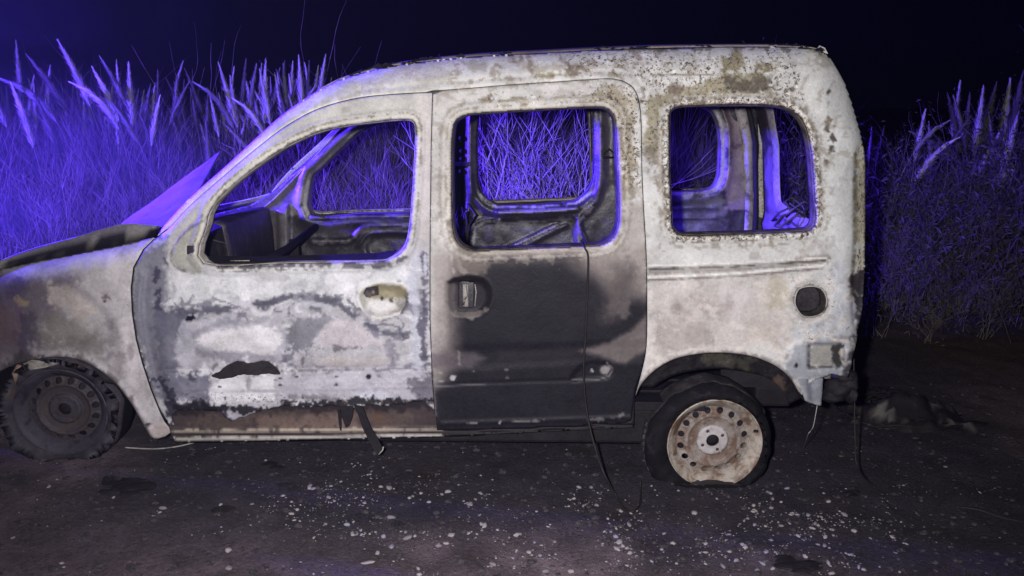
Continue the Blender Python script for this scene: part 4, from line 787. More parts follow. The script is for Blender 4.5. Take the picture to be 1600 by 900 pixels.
mb = MB(); q = P(952, 246, YF-.02); mb.add(tube([q+np.array([-.05, 0, 0]), q+np.array([0, 0, .045]), q+np.array([.05, 0, 0]), q+np.array([-.05, 0, 0])], .008, 6)); mb.build('belt_anchor', M_DARK, van, True)

# inner arches round the wheels and underbody
def arch_liner(loop, depth, start, name, mat):
    lp = resample(loop, 8, False); a = np.array(lp); V = []
    for t in (0, .3, .7, 1): V.append(side_pts(a[:, 0], a[:, 1], start)+np.array([0, depth*t, -.02*t]))
    V = np.vstack(V); n = len(a); Fc = [(k*n+i, k*n+i+1, (k+1)*n+i+1, (k+1)*n+i) for k in range(3) for i in range(n-1)]
    o = mesh_obj(name, V, Fc, mat, van, True); s = o.modifiers.new('thickness', 'SOLIDIFY'); s.thickness = .004; return o
arch_liner([(x, y) for x, y in ARCH_R]+[(1262, 630)], .32, .02, 'wheel_arch_liner', M_DARK)
arch_liner(ARCH_F, .35, .02, 'wheel_arch_liner', M_DARK)
# the inner arch plate seen in the rear opening: a ring behind the lip
ring_o = [(x, y-5) for x, y in ARCH_R[2:]]+[(1252, 622)]
ring_i = cat([(1232, 632), (1224, 612), (1205, 594), (1180, 584), (1130, 576), (1080, 580), (1045, 590), (1020, 606)], 3, False)
mb = MB(); mb.box(.84, 1.18, .28, .30, .34, .8); mb.build('glint_block_plate', M_DARK, van)  # plate added behind the rear wheel to block beacon glints in the arch
ringp = panel('inner_arch_plate', ring_o+ring_i, [], 4, lambda a, b: .004*fbm(a/14, b/14, 6), (27, 25, 27),
      [(('e', 1150, 567, 20, 8), (66, 62, 52), .7, 4, 14), (('e', 1110, 560, 12, 6), (84, 80, 68), .6, 3, 14), (('e', 1175, 590, 26, 8), (74, 68, 56), .7, 5, 8), (('e', 1215, 605, 14, 16), (84, 68, 60), .8, 5, 6)], [], van, M_INNER, extra=.06)
mb = MB(); mb.box(-1.2, 1.0, .12, W-.12, .14, .3); mb.box(1.0, 1.16, .3, W-.2, .24, .34)
mb.add(tube([(XR, .25, .2), (XR, W-.25, .2)], .04, 8)); mb.build('underbody', M_DARK, van, bevel=.02)
# charred bumper ends and bracket leg
mb = MB(); q = [side_pts([x], [y], .03)[0] for x, y in ((1284, 588), (1330, 584), (1341, 600), (1340, 628), (1318, 640), (1288, 634))]
cq = np.mean(q, 0)
for (ox, oz, rx, rz) in ((0, 0, .055, .05), (.03, .03, .04, .05), (-.02, -.03, .05, .03), (.045, -.02, .025, .045), (.01, .06, .05, .03)):
    bm = bmesh.new(); bmesh.ops.create_icosphere(bm, subdivisions=3, radius=1); vv = np.array([v.co[:] for v in bm.verts]); ff = [tuple(v.index for v in f.verts) for f in bm.faces]; bm.free()
    k_ = 1+.35*fbm(vv[:, 0]*2.3+ox*90, vv[:, 2]*2.3+vv[:, 1]*2+oz*70, 5, 4)
    mb.add((np.column_stack([cq[0]+ox+vv[:, 0]*rx*k_, cq[1]+.05+vv[:, 1]*.06*k_, cq[2]+oz+vv[:, 2]*rz*k_]).tolist(), ff))
mb.build('bumper_stub', M_DARK, van, True)
legp = panel('bumper_bracket', [(1228, 580), (1240, 590), (1250, 606), (1258, 626), (1272, 632), (1283, 634), (1285, 612), (1286, 592), (1284, 580)], [], 3.2, lambda a, b: .01*np.exp(-((a-1268)/5)**2)+.003*fbm(a/10, b/10, 2), (136, 138, 146), [(('l', [(1244, 590), (1262, 628), (1282, 633)], 3), (170, 170, 176), .7, 2, 2), (('l', [(1264, 592), (1268, 625)], 4), (104, 104, 112), .6, 3, 3)], [], van, extra=-.004)
mb = MB(); q = [P(x, y, 1.45) for x, y in ((1200, 440), (1344, 440))]
mb.box(float(rear_x(.4))-.12, float(rear_x(.4))-.05, .25, W-.12, .46, .52); mb.build('rear_crossmember', M_DARK, van, bevel=.02)
xn = float(P(-215, 560, .3)[0])
mb = MB(); mb.box(xn, xn+.06, .28, W-.28, .4, .5); mb.box(xn+.02, xn+.06, .3, W-.3, .62, .68); mb.box(xn+.02, xn+.05, .3, .36, .45, .66); mb.box(xn+.02, xn+.05, W-.36, W-.3, .45, .66); mb.build('front_crossmember', M_SOOT, van, bevel=.01)
mb = MB(); mb.box(xn+.15, xn+.55, .45, 1.1, .35, .62); mb.add(tube([(xn+.2, .5, .63), (xn+.45, .8, .64), (xn+.5, 1.1, .62)], .04, 8)); mb.build('engine', M_DARK, van, bevel=.03)

# ------------------------------------------------------------------ wheels
def lathe(profile, seg=64, ax=1):                        # profile: (radius, y)
    V = []; n = len(profile)
    for k in range(seg):
        a = 2*math.pi*k/seg
        for r, y in profile: V.append((r*math.cos(a), y, r*math.sin(a)))
    Fc = [(k*n+i, k*n+i+1, ((k+1) % seg)*n+i+1, ((k+1) % seg)*n+i) for k in range(seg) for i in range(n-1)]
    return V, Fc
def make_wheel(center, y0, gz, mats, steer=0, tilt=0, Ro=.30, tyre_mat=M_TYRE, tread_mat=M_TREAD, sag=.10, seed=0, width=.17, spin=0.2, rimR=.192, treads=True):
    M_rim, M_disc, M_hub = mats; cx, cz = center
    prof = [(rimR, .0), (rimR+.004, .003), (rimR+.002, .010), (rimR-.012, .014), (rimR-.018, .03), (rimR-.034, .04), (rimR-.040, .075), (rimR-.044, .13), (rimR-.02, .15), (rimR, .16)]
    wv, wf = lathe(prof, 72)
    wheel = mesh_obj('wheel', np.array(wv), wf, M_rim, van, True); s = wheel.modifiers.new('thickness', 'SOLIDIFY'); s.thickness = .003; s.offset = 0
    wheel.location = Vector((cx, y0, cz))-Vector(ORIG); wheel.rotation_euler = (tilt, 0, steer)
    def sub(name, V, F_, m, smooth=True):
        o = mesh_obj(name, V, F_, m, None, smooth); o.parent = wheel; return o
    # disc with its ring of round holes
    HR = (rimR-.058)*1000
    holes = [ell(HR*math.cos(a), HR*math.sin(a), 13.5, 13.5, 14) for a in [2*math.pi*k/16+spin for k in range(16)]]+[ell(0, 0, 27, 27, 24)]+[ell(46*math.cos(a), 46*math.sin(a), 6.5, 6.5, 10) for a in [math.pi/2*k+.5 for k in range(4)]]
    v, f = triangulate(ell(0, 0, (rimR-.034)*1000, (rimR-.034)*1000, 72), holes, 6)
    r = np.hypot(v[:, 0], v[:, 1])
    y = np.interp(r, [0, 60, 70, 100, 106, 112, 120, 150, 158], [.050, .050, .056, .050, .040, .040, .052, .060, .048])
    hd = np.min([np.abs(np.hypot(v[:, 0]-HR*math.cos(a), v[:, 1]-HR*math.sin(a))) for a in [2*math.pi*k/16+spin for k in range(16)]], 0)
    y = y-.004*sstep(22, 14, hd)
    disc = sub('wheel_disc', np.column_stack([v[:, 0]/1000, y, v[:, 1]/1000]), f, M_disc); s = disc.modifiers.new('thickness', 'SOLIDIFY'); s.thickness = .004; s.offset = 0
    v2, f2 = triangulate(ell(0, 0, 66, 66, 36), [ell(0, 0, 27, 27, 24)]+[ell(46*math.cos(a), 46*math.sin(a), 7, 7, 12) for a in [math.pi/2*k+.5 for k in range(4)]], 5)
    r2 = np.hypot(v2[:, 0], v2[:, 1]); hub = sub('hub_plate', np.column_stack([v2[:, 0]/1000, .045+.006*sstep(58, 66, r2)-.003*sstep(34, 28, r2), v2[:, 1]/1000]), f2, M_hub)
    s = hub.modifiers.new('thickness', 'SOLIDIFY'); s.thickness = .003; s.offset = 0
    bv, bf = lathe([(.001, .058), (.018, .058), (.026, .062), (.026, .10)], 20); sub('hub_bore', bv, bf, M_DARK)
    dv, df = lathe([(.03, .10), (.10, .10), (.14, .12)], 32); sub('brake_drum', dv, df, M_DARK)
    for k in range(4):
        a = math.pi/2*k+.5; mb_ = MB(); c = (.046*math.cos(a), .046*math.sin(a)); mb_.add(tube([(c[0], .056, c[1]), (c[0], .046, c[1])], .0075, 6)); sub('wheel_bolt', mb_.v, mb_.f, M_RUSTDARK, False)
    # slack, burnt-out tyre: flattened where it meets the ground
    rs = np.random.default_rng(seed)
    prof = [(rimR+.001, .012), (rimR+.02, -.012), (rimR+.055, -.022), (Ro-.03, -.014), (Ro-.012, .0), (Ro, .02), (Ro+.001, .05), (Ro+.001, width-.05), (Ro, width-.02), (Ro-.02, width), (rimR+.04, width+.01), (rimR, width-.01)]
    SG = 120; tv, tf = lathe(prof, SG); tv = np.array(tv); npf = len(prof)
    ang = np.arctan2(tv[:, 2], tv[:, 0]); rad = np.hypot(tv[:, 0], tv[:, 2])
    wob = 1+(.045*fbm(np.cos(ang)*3+5, np.sin(ang)*3, 5+seed, 3)+(.09*np.cos(ang-3.5)-.09 if treads else 0))*(rad > rimR+.03)
    tv[:, 0] *= wob; tv[:, 2] *= wob; tv[:, 1] += .03*fbm(np.cos(ang)*4, np.sin(ang)*4+rad*10, 8+seed, 3)
    low = gz-cz+.004                                       # ground height in wheel coordinates
    over = np.clip(low-tv[:, 2], 0, None)
    tv[:, 2] = np.maximum(tv[:, 2], low+.01*(rad-rimR))
    tv[:, 0] += np.sign(tv[:, 0])*over*.35; tv[:, 1] -= over*.45*(tv[:, 1] < width*.5)
    tyre = sub('tyre', tv, tf, tyre_mat); tyre.data.materials.append(tread_mat)
    for k, pl in enumerate(tyre.data.polygons):
        if (k % (npf-1)) in (5, 6, 7): pl.material_index = 1
    mb_ = MB()                                             # raised tread blocks left on the carcass
    for k in range(64):
        a = 2*math.pi*k/64
        if not treads or math.sin(a)*Ro < low+.03 or math.cos(a-3.45) < .80: continue
        for q in range(3):
            y1 = .022+q*.045+.01*(k % 2); r0, r1 = Ro-.004, Ro+.0035
            vv = [(rr*math.cos(aa), yy, rr*math.sin(aa)) for rr in (r0, r1) for yy in (y1, y1+.036) for aa in (a, a+.06)]
            mb_.add((vv, [(0, 2, 3, 1), (4, 5, 7, 6), (0, 1, 5, 4), (2, 6, 7, 3), (0, 4, 6, 2), (1, 3, 7, 5)]))
    if mb_.v: o = sub('tread', mb_.v, mb_.f, tread_mat, False); o['kind'] = 'stuff'
    return wheel
cr = P(1115, 691, .08); cf = P(100, 641, .08)
gzr = float(ground_z(cr[0], .08)); gzf = float(ground_z(cf[0], .08))
M_RIMR = burnt_metal('rim_rear', T((176, 166, 156)), .45, .2, False, c2=T((118, 96, 80)), c2amt=(.44, .6)); M_DISCR = burnt_metal('disc_rear', T((146, 136, 130)), .5, .2, False, c2=T((108, 88, 76)), c2amt=(.44, .6))
M_RIMF = burnt_metal('rim_front', T((72, 68, 80)), .5, .2, False, c2=T((50, 46, 56)), c2amt=(.5, .66)); M_DISCF = burnt_metal('disc_front', T((66, 60, 66)), .55, .2, False, c2=T((74, 64, 62)), c2amt=(.5, .66))
rear_w = make_wheel((cr[0], cr[2]), .055, gzr, (M_RIMR, M_DISCR, M_HUB), tilt=0.0, Ro=.292, seed=1)
front_w = make_wheel((cf[0], cf[2]), .05, gzf, (M_RIMF, M_DISCF, M_RUSTDARK), steer=.10, Ro=.245, seed=4, spin=.1, tyre_mat=M_RUSTDARK, tread_mat=M_TYRE, rimR=.185, treads=False)
for src, yy in ((rear_w, W-.055), (front_w, W-.05)):
    c = src.copy(); C.objects.link(c); c.parent = van; c.scale = (1, -1, 1); c.location = (src.location.x, yy-ORIG[1], src.location.z)
    for ch in src.children:
        d = ch.copy(); C.objects.link(d); d.parent = c
setp(rear_w, 'rusty pale steel rear wheel'); setp(front_w, 'soot-dark front wheel')
mb = MB(); q = rear_w.location; mb.add(tube([(0.158, .0, .062), (.168, -.012, .066)], .006, 8)); o = mb.build('valve', M_DARK, None, True); o.parent = rear_w
# scraps hanging in the front arch
mb = MB(); v = [P(x, y, .02) for x, y in ((36, 568), (50, 562), (80, 566), (92, 568), (72, 574), (48, 578))]+[P(x, y, .035) for x, y in ((36, 568), (50, 562), (80, 566), (92, 568), (72, 574), (48, 578))]
mb.add((v, [(0, 5, 4, 3, 2, 1), (6, 7, 8, 9, 10, 11)]+[(i, (i+1) % 6, 6+(i+1) % 6, 6+i) for i in range(6)])); mb.build('arch_scrap', M_PALE, van)
mb = MB(); mb.add(tube([P(30, 570, .03), P(24, 584, .02), P(25, 600, .03)], [.010, .014, .006], 6)); mb.build('arch_scrap', M_RUST, van, True)

# ------------------------------------------------------------------ ground
def axis(lo, hi, fine_lo, fine_hi, st):
    a = list(np.arange(fine_lo, fine_hi, st)); x = fine_hi; d = st
    while x < hi: a.append(x); d *= 1.18; x += d
    a.append(hi); x = fine_lo; d = st; b = []
    while x > lo: d *= 1.18; x -= d; b.append(max(x, lo))
    return np.array(sorted(set(b+a)))
gx = axis(-58, 58, -3.6, 4.2, .03); gy = axis(-11, 88, -1.8, 3.2, .03)
X, Y = np.meshgrid(gx, gy); Z = ground_z(X, Y)
near = (np.abs(X) < 8) & (np.abs(Y) < 8)
Z = Z + near*(.012*fbm(X*9, Y*9, 31, 4)+.006*fbm(X*24, Y*24, 35, 2)+.02*fbm(X*1.3, Y*1.3, 66, 3))
V = np.column_stack([X.ravel(), Y.ravel(), Z.ravel()]); nx = len(gx); ny = len(gy)
i, j = np.meshgrid(np.arange(nx-1), np.arange(ny-1)); q = (j*nx+i).ravel(); Fc = np.column_stack([q, q+1, q+nx+1, q+nx])
gpx, gpy = proj(V+0.0); bad = (V[:, 1] < -2.9); xw, yw = V[:, 0], V[:, 1]
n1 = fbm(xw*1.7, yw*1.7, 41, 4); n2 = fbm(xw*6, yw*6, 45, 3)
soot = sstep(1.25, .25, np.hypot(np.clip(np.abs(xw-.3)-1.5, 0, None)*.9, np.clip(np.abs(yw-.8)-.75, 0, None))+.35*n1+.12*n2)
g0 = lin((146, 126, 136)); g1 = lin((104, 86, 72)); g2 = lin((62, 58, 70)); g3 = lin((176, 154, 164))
col = np.tile(g0, (len(V), 1)); m = sstep(1.2, 2.2, yw+.3*n1)[:, None]; col = col*(1-m)+g1*m
m = sstep(-.1, .5, n1+.3*n2)[:, None]*.7; col = col*(1-m)+g3*m
m = sstep(.9, 1.7, xw+.25*n1)[:, None]*.6; col = col*(1-m)+lin((86, 74, 66))*m
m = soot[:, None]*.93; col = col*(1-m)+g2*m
m = (sstep(.35, .6, fbm(xw*5, yw*5, 87, 4))*.6)[:, None]; col = col*(1-m)+lin((70, 62, 62))*m
gm, nt, b = new_mat('scorched_earth')
at = nd(nt, 'ShaderNodeAttribute', attribute_name='stain').outputs['Color']
a1 = noise(nt, 60, 6, .7); a2 = noise(nt, 240, 5, .7, off=4); a3 = noise(nt, 8, 5, .6, .5, off=8)
v_ = math_(nt, 'ADD', math_(nt, 'ADD', rng_(nt, a1, .3, .7, -.35, .35), rng_(nt, a2, .3, .7, -.3, .3)), rng_(nt, a3, .3, .7, .75, 1.25))
cc = nd(nt, 'ShaderNodeCombineColor'); [nt.links.new(v_, cc.inputs[k]) for k in range(3)]
colg = mix(nt, 1.0, at, cc.outputs[0], 'MULTIPLY')
vo = nd(nt, 'ShaderNodeTexVoronoi'); tc = nd(nt, 'ShaderNodeTexCoord'); nt.links.new(tc.outputs['Object'], vo.inputs['Vector']); vo.inputs['Scale'].default_value = 130
gr = rng_(nt, vo.outputs['Distance'], .16, .10); sel = rng_(nt, noise(nt, 45, 2, off=12), .56, .62)
colg = mix(nt, math_(nt, 'MULTIPLY', gr, math_(nt, 'MULTIPLY', sel, .28)), colg, mix(nt, 1.0, at, (2.3, 2.2, 2.3), 'MULTIPLY'))
nt.links.new(colg, b.inputs['Base Color']); b.inputs['Roughness'].default_value = .85; b.inputs['Specular IOR Level'].default_value = .25
bump(nt, b, math_(nt, 'ADD', math_(nt, 'ADD', a1, math_(nt, 'MULTIPLY', a2, .5)), math_(nt, 'MULTIPLY', gr, .6)), 1.0, .03)
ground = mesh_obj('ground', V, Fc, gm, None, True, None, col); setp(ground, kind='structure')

# ------------------------------------------------------------------ pebbles
def stone_mat(name, c, c2):
    m, nt, b = new_mat(name); col = mix(nt, rng_(nt, noise(nt, 90, 4), .4, .6), T(c), T(c2)); nt.links.new(col, b.inputs['Base Color']); b.inputs['Roughness'].default_value = .8
    oi = nd(nt, 'ShaderNodeObjectInfo'); return m
M_STONES = [stone_mat('pale_stone', (176, 168, 170), (124, 114, 116)), stone_mat('grey_stone', (142, 134, 142), (104, 96, 100)), stone_mat('lilac_stone', (154, 149, 168), (122, 117, 132))]
M_CLOD = stone_mat('dark_clod', (68, 62, 66), (44, 40, 44))
def rock(r, seed_, flat=.6, sub=1):
    bm = bmesh.new(); bmesh.ops.create_icosphere(bm, subdivisions=sub, radius=1); rr = random.Random(seed_)
    sx, sy = rr.uniform(.8, 1.5), rr.uniform(.7, 1.1)
    for v in bm.verts:
        k = 1+rr.uniform(-.22, .22); v.co = Vector((v.co.x*sx*k, v.co.y*sy*k, v.co.z*flat*k))*r
    vs = [tuple(v.co) for v in bm.verts]; fs = [tuple(v.index for v in f.verts) for f in bm.faces]; bm.free(); return vs, fs
def samp_px():
    while True:
        q = random.random()
        if q < .42: x, y = random.gauss(900, 300), random.uniform(755, 900)
        elif q < .62: x, y = random.gauss(1150, 150), random.gauss(820, 35)
        elif q < .80: x, y = random.gauss(560, 120), random.gauss(780, 40)
        elif q < .9: x, y = random.gauss(1290, 50), random.gauss(830, 30)
        else: x, y = random.uniform(-50, 1650), random.uniform(700, 930)
        if 690 < y < 940 and -60 < x < 1660 and not (640 < x < 1000 and y < 735):
            if random.random() < .12 or float(fbm(x/70, y/28, 401, 3)) > .06: return x, y
def gz_fine(x, y):
    return float(ground_z(x, y)+.012*fbm(x*9, y*9, 31, 4)+.006*fbm(x*24, y*24, 35, 2)+.02*fbm(x*1.3, y*1.3, 66, 3))
protos = []
for k in range(10):
    v, f = rock(1, 100+k, .55, 2); me = bpy.data.meshes.new('pebble'); me.from_pydata(v, [], f); me.shade_smooth(); me.materials.append(M_STONES[(0, 0, 1, 0, 2, 1, 0, 1, 0, 2)[k]]); protos.append(me)
def pebble(px, py, r, k, label=None, group=None, sc=(1, 1, 1), rz=None):
    if label is None:
        kind = ('pale', 'pale', 'grey', 'pale', 'lilac', 'grey', 'pale', 'grey', 'pale', 'lilac')[k]; size = 'small' if r < .0085 else 'larger'
        zone = ('below the front door' if px < 700 else 'below the sliding door' if px < 980 else 'in front of the rear wheel' if px < 1240 else 'right of the rear wheel') if py < 810 else ('at the bottom left' if px < 600 else 'at the bottom centre' if px < 1000 else 'at the bottom right')
        label = '%s %s pebble lying loose on the scorched earth %s' % (size, kind, zone); group = '%s %s pebbles on the earth %s' % (size, kind, zone)
    p = PG(np.array(px, float), np.array(py, float)); o = bpy.data.objects.new('pebble', protos[k]); C.objects.link(o)
    o.location = (p[0], p[1], gz_fine(p[0], p[1])+r*.25); o.scale = (r*sc[0], r*sc[1], r*sc[2]); o.rotation_euler = (random.uniform(-.3, .3), random.uniform(-.3, .3), random.uniform(0, 6.28) if rz is None else rz)
    return setp(o, label, 'pebble', group)
pebble(575, 884, .016, 0, 'long flat pale stone at the very bottom edge left of centre', None, (1.6, .7, .5), 0.05)
for (x, y, r) in ((1184+0, 888, .010), (1130, 882, .009), (770, 883, .011), (655, 897, .011), (1230, 758, .009), (1085, 800, .012), (1052, 845, .011), (1038, 832, .009), (968, 848, .014), (962, 840, .010), (892, 895, .010), (853, 892, .010), (983, 820, .009), (1295, 780, .010), (1320, 800, .011), (1335, 828, .010), (1290, 836, .009), (1205, 840, .009), (1160, 850, .008), (552, 838, .009), (565, 838, .007), (658, 768, .008), (750, 770, .008), (670, 785, .008), (357, 860, .012), (358, 890, .012), (345, 790, .009), (590, 865, .009), (1350, 890, .010), (1300, 895, .009), (705, 838, .012), (1018, 758, .006), (1060, 766, .006), (1200, 764, .008)):
    pebble(x, y, r, random.randrange(10))
for _ in range(42):
    x, y = samp_px(); pebble(x, max(y, 760), random.choice((.009, .010, .011, .013)), random.randrange(10), sc=(random.uniform(.7, 1.5), random.uniform(.6, 1.0), random.uniform(.8, 1.3)))
for _ in range(190):
    x, y = samp_px(); pebble(x, y, random.choice((.005, .0055, .006, .007, .008)), random.randrange(10))
mbs = [MB(), MB(), MB()]
for _ in range(2000):
    x, y = samp_px()
    if random.random() < .10: x, y = random.uniform(-80, 1680), random.uniform(600, 930)
    p = PG(np.array(x, float), np.array(y, float)); r = random.choice((.0015, .0018, .0022, .0028, .0036)); bm_v, bm_f = rock(r, _, .6, 1)
    if len(bm_f) > 20 and _ % 3: pass
    z = gz_fine(p[0], p[1])+r*.3
    mbs[random.choice((0, 0, 1, 1, 1, 2))].add(([(a+p[0], b+p[1], c+z) for a, b, c in bm_v], bm_f))
mbd = MB()
for _ in range(2600):
    x, y = random.uniform(-120, 1720), random.uniform(600, 935); p = PG(np.array(x, float), np.array(y, float)); r = random.choice((.003, .004, .005, .007, .009, .013)); bm_v, bm_f = rock(r, 9000+_, .6, 1); z = gz_fine(p[0], p[1])+r*.15
    mbd.add(([(a+p[0], b+p[1], c+z) for a, b, c in bm_v], bm_f))
setp(mbd.build('cinders', M_CLOD, None, False), 'dark cinders and clods of burnt earth strewn over the ground', 'cinders', None, 'stuff')
for k in range(3): setp(mbs[k].build('gravel', M_STONES[k], None, True), ('fine pale grit scattered over the earth in front of the van', 'fine grey grit scattered over the earth in front of the van', 'fine lilac grit scattered over the earth in front of the van')[k], 'gravel', None, 'stuff')

# charred lumps and scraps on the ground
def lump(px, py, rx, ry, rz_, label, name='charred_lump', mat=M_DARK, n=7, cat_='debris', gp=None):
    p = PG(np.array(px, float), np.array(py, float)); mb = MB(); rr = random.Random(int(px*7+py))
    for _ in range(n):
        v, f = rock(1, rr.randrange(9999), .8, 1); dx, dy = rr.gauss(0, .45)*rx, rr.gauss(0, .45)*ry; s = rr.uniform(.35, .8)
        mb.add(([(a*rx*s*.7+dx, b*ry*s*.7+dy, c*rz_*s+rz_*.3) for a, b, c in v], f))
    o = mb.build(name, mat, None, False); o.location = (p[0], p[1], gz_fine(p[0], p[1])); return setp(o, label, cat_, gp)
lump(195, 765, .085, .07, .02, 'flat charred black lump on the ground in front of the front wheel', n=12)
lump(455, 763, .045, .03, .022, 'small rounded charred lump on the ground below the front door')
lump(172, 756, .04, .03, .02, 'smaller charred crumb left of the flat black lump by the front wheel')
lump(350, 798, .04, .03, .014, 'dark ashy clod among pale pebbles at lower left')
lump(620, 822, .03, .02, .012, 'little dark clod amid pebbles below the sill strap')
lump(1330, 770, .05, .03, .012, 'low dark clod behind the rear wheel beside pebbles')
lump(1240, 880, .10, .05, .012, 'broad sooty patch of cinders at the bottom right of the pebbles', n=14)
lump(425, 730, .06, .04, .010, 'flat sooty cinder on the ground just below the sill')
# melted heap behind the rear bumper
p = PG(np.array(1410.), np.array(650.)); root = empty('melted_bumper', (p[0], p[1], p[2]), 'melted bumper remains heaped on the ground behind the rear of the van', 'debris')
V = []; nn = 34
for a in range(nn+1):
    for b_ in range(18):
        u, v = a/nn, b_/17; x = (u-.5)*.62; y = (v-.5)*.5
        h = .12*math.exp(-(x/.22)**2-(y/.18)**2)+.06*float(fbm(x*14, y*14, 51, 4)); V.append((p[0]+x+.1*y, p[1]+y, p[2]+max(h, -.01)-.012))
V = np.array(V); Fc = [(a*18+b_, (a+1)*18+b_, (a+1)*18+b_+1, a*18+b_+1) for a in range(nn) for b_ in range(17)]
m_ = (sstep(.0, .3, fbm(V[:, 0]*9+1.7, V[:, 1]*9+5, 53, 4))*sstep(.0, .04, V[:, 2]-p[2]))[:, None]
mesh_obj('molten_shell', V, Fc, M_INNER, root, True, None, lin((44, 41, 44))*(1-m_)+lin((118, 114, 112))*m_, np.full(len(V), .2))
mb = MB()
for k in range(16):
    a = random.uniform(0, 6.28); r = random.uniform(.12, .3); q = [(p[0]+r*math.cos(a+t*.5)*1.2, p[1]+r*math.sin(a+t*.5)*.8, p[2]+.02+.05*math.sin(t*1.1+k)*random.random()) for t in range(5)]
    mb.add(tube(q, .003, 5))
setp(mb.build('bumper_wire', M_WIRE, root, True), kind='stuff')
lump(1480, 664, .14, .07, .02, 'low strip of cinders trailing right of the melted bumper', n=16)
lump(1365, 612, .07, .06, .03, 'blackened crumpled scrap just behind the rear bumper stub', n=9)

# hanging cable, straps, wires
def cable(name, pts, r, label, cat_, mat=M_WIRE, n=8):
    P3 = [Vector(p) for p in pts]; out = []
    for i in range(len(P3)-1):
        p0, p1, p2, p3 = P3[max(i-1, 0)], P3[i], P3[i+1], P3[min(i+2, len(P3)-1)]
        for k in range(n):
            t = k/n; out.append(.5*((2*p1)+(-p0+p2)*t+(2*p0-5*p1+4*p2-p3)*t*t+(-p0+3*p1-3*p2+p3)*t**3))
    out.append(P3[-1]); mb = MB(); mb.add(tube(out, r, 7)); o = mb.build(name, mat, None, True, origin=tuple(out[-1])); return setp(o, label, cat_)
def G(px, py, h=.004):
    p = PG(np.array(float(px)), np.array(float(py))); return (p[0], p[1], gz_fine(p[0], p[1])+h)
cable('hanging_cable', [P(908, 376, .05), P(914, 388, -.006), P(919, 402, -.012), P(918, 450, -.012), P(915, 520, -.012), P(912, 570, -.014), P(914, 620, -.016), P(920, 660, -.03), P(930, 700, -.06), P(944, 740, -.13), G(962, 775, .012), G(978, 796, .006), G(992, 799, .006), G(1000, 786, .006), G(1001, 765, .01), P(1000, 752, -.01)], .0042, 'burnt black cable hanging from the sliding door window and looping on the ground', 'cable')
cable('dangling_wire', [P(1277, 632, .05), P(1274, 650, .05), P(1270, 668, .06), P(1262, 680, .05), G(1256, 700)], .0016, 'thin wire dangling below the rear bumper bracket', 'wire', M_PALE)
cable('trailing_wire', [P(1334, 560, .1), P(1335, 620, .08), P(1336, 680, .05), P(1340, 730, -.02), G(1365, 760), G(1390, 790), G(1425, 815), G(1460, 835)], .003, 'thin dark wire falling from the rear corner and trailing right over the ground', 'wire')
cable('twig', [G(1500, 794, .006), G(1530, 800, .012), G(1565, 810, .008), G(1610, 818, .006)], .004, 'dark twig lying on the ground at the lower right edge', 'twig')
cable('rod', [G(196, 705, .012), G(240, 706, .014), G(275, 703, .012), G(305, 696, .014)], .003, 'thin pale strip lying on the ground beside the foot of the front wing', 'strip', M_PALE)
# charred strap under the front door
root = empty('charred_strap', tuple(P(575, 670, .01)), 'charred plastic strap hanging over the sill below the front door', 'strap')
def ribbon(ptsL, ptsR, y0, y1, nme, mat):
    L = [P(x, y, y0) for x, y in ptsL]+[P(x, y, y1) for x, y in ptsL]; R = [P(x, y, y0) for x, y in ptsR]+[P(x, y, y1) for x, y in ptsR]; n = len(ptsL)
    V = L[:n]+R[:n]+L[n:]+R[n:]; Fc = []
    for i in range(n-1): Fc += [(i, i+1, n+i+1, n+i), (2*n+i, 3*n+i, 3*n+i+1, 2*n+i+1), (i, 2*n+i, 2*n+i+1, i+1), (n+i, n+i+1, 3*n+i+1, 3*n+i)]
    Fc += [(0, n, 3*n, 2*n), (n-1, 3*n-1, 4*n-1, 2*n-1)]
    return mesh_obj(nme, V, Fc, mat, root, False)
ribbon([(530, 634), (534, 652), (540, 668)], [(552, 634), (551, 650), (546, 664)], -.004, .004, 'melted_drip', M_DARK)
ribbon([(552, 632), (560, 650), (566, 668), (576, 688), (590, 712)], [(566, 634), (572, 650), (580, 668), (590, 684), (599, 702)], -.03, -.016, 'strap_end', M_DARK)
ribbon([(527, 640), (529, 660), (531, 672)], [(533, 640), (533, 660), (533, 673)], -.004, .002, 'melted_drip', M_DARK)
mb = MB(); mb.add(tube([P(592, 710, -.033), P(598, 703, -.033), P(599, 698, -.033)], .0028, 5)); mb.build('strap_tip', M_PALE, root, True)

# ------------------------------------------------------------------ vegetation
def plant_mat(name, c, c2, rough=.85, trans=.0):
    m, nt, b = new_mat(name); col = mix(nt, rng_(nt, noise(nt, 6, 4), .4, .6), T(c), T(c2)); nt.links.new(col, b.inputs['Base Color']); b.inputs['Roughness'].default_value = rough; b.inputs['Specular IOR Level'].default_value = .2
    return m
M_PLUME = plant_mat('plume_straw', (214, 208, 198), (180, 174, 164)); M_STEM = plant_mat('dry_stem', (160, 150, 128), (120, 112, 96)); M_LEAF = plant_mat('reed_leaf', (128, 126, 104), (92, 92, 74))
M_GRASS = plant_mat('dry_grass', (118, 112, 98), (86, 82, 70)); M_TWIG = plant_mat('bare_twig', (186, 178, 164), (140, 132, 118)); M_BUSH = plant_mat('bush_leaf', (88, 86, 70), (58, 58, 46))
M_TWIG2 = plant_mat('dark_twig', (120, 110, 100), (86, 78, 70))
M_PLUMES = [M_PLUME, M_PLUME, plant_mat('plume_grey', (150, 146, 140), (118, 114, 108)), plant_mat('plume_dim', (112, 108, 100), (84, 80, 74))]
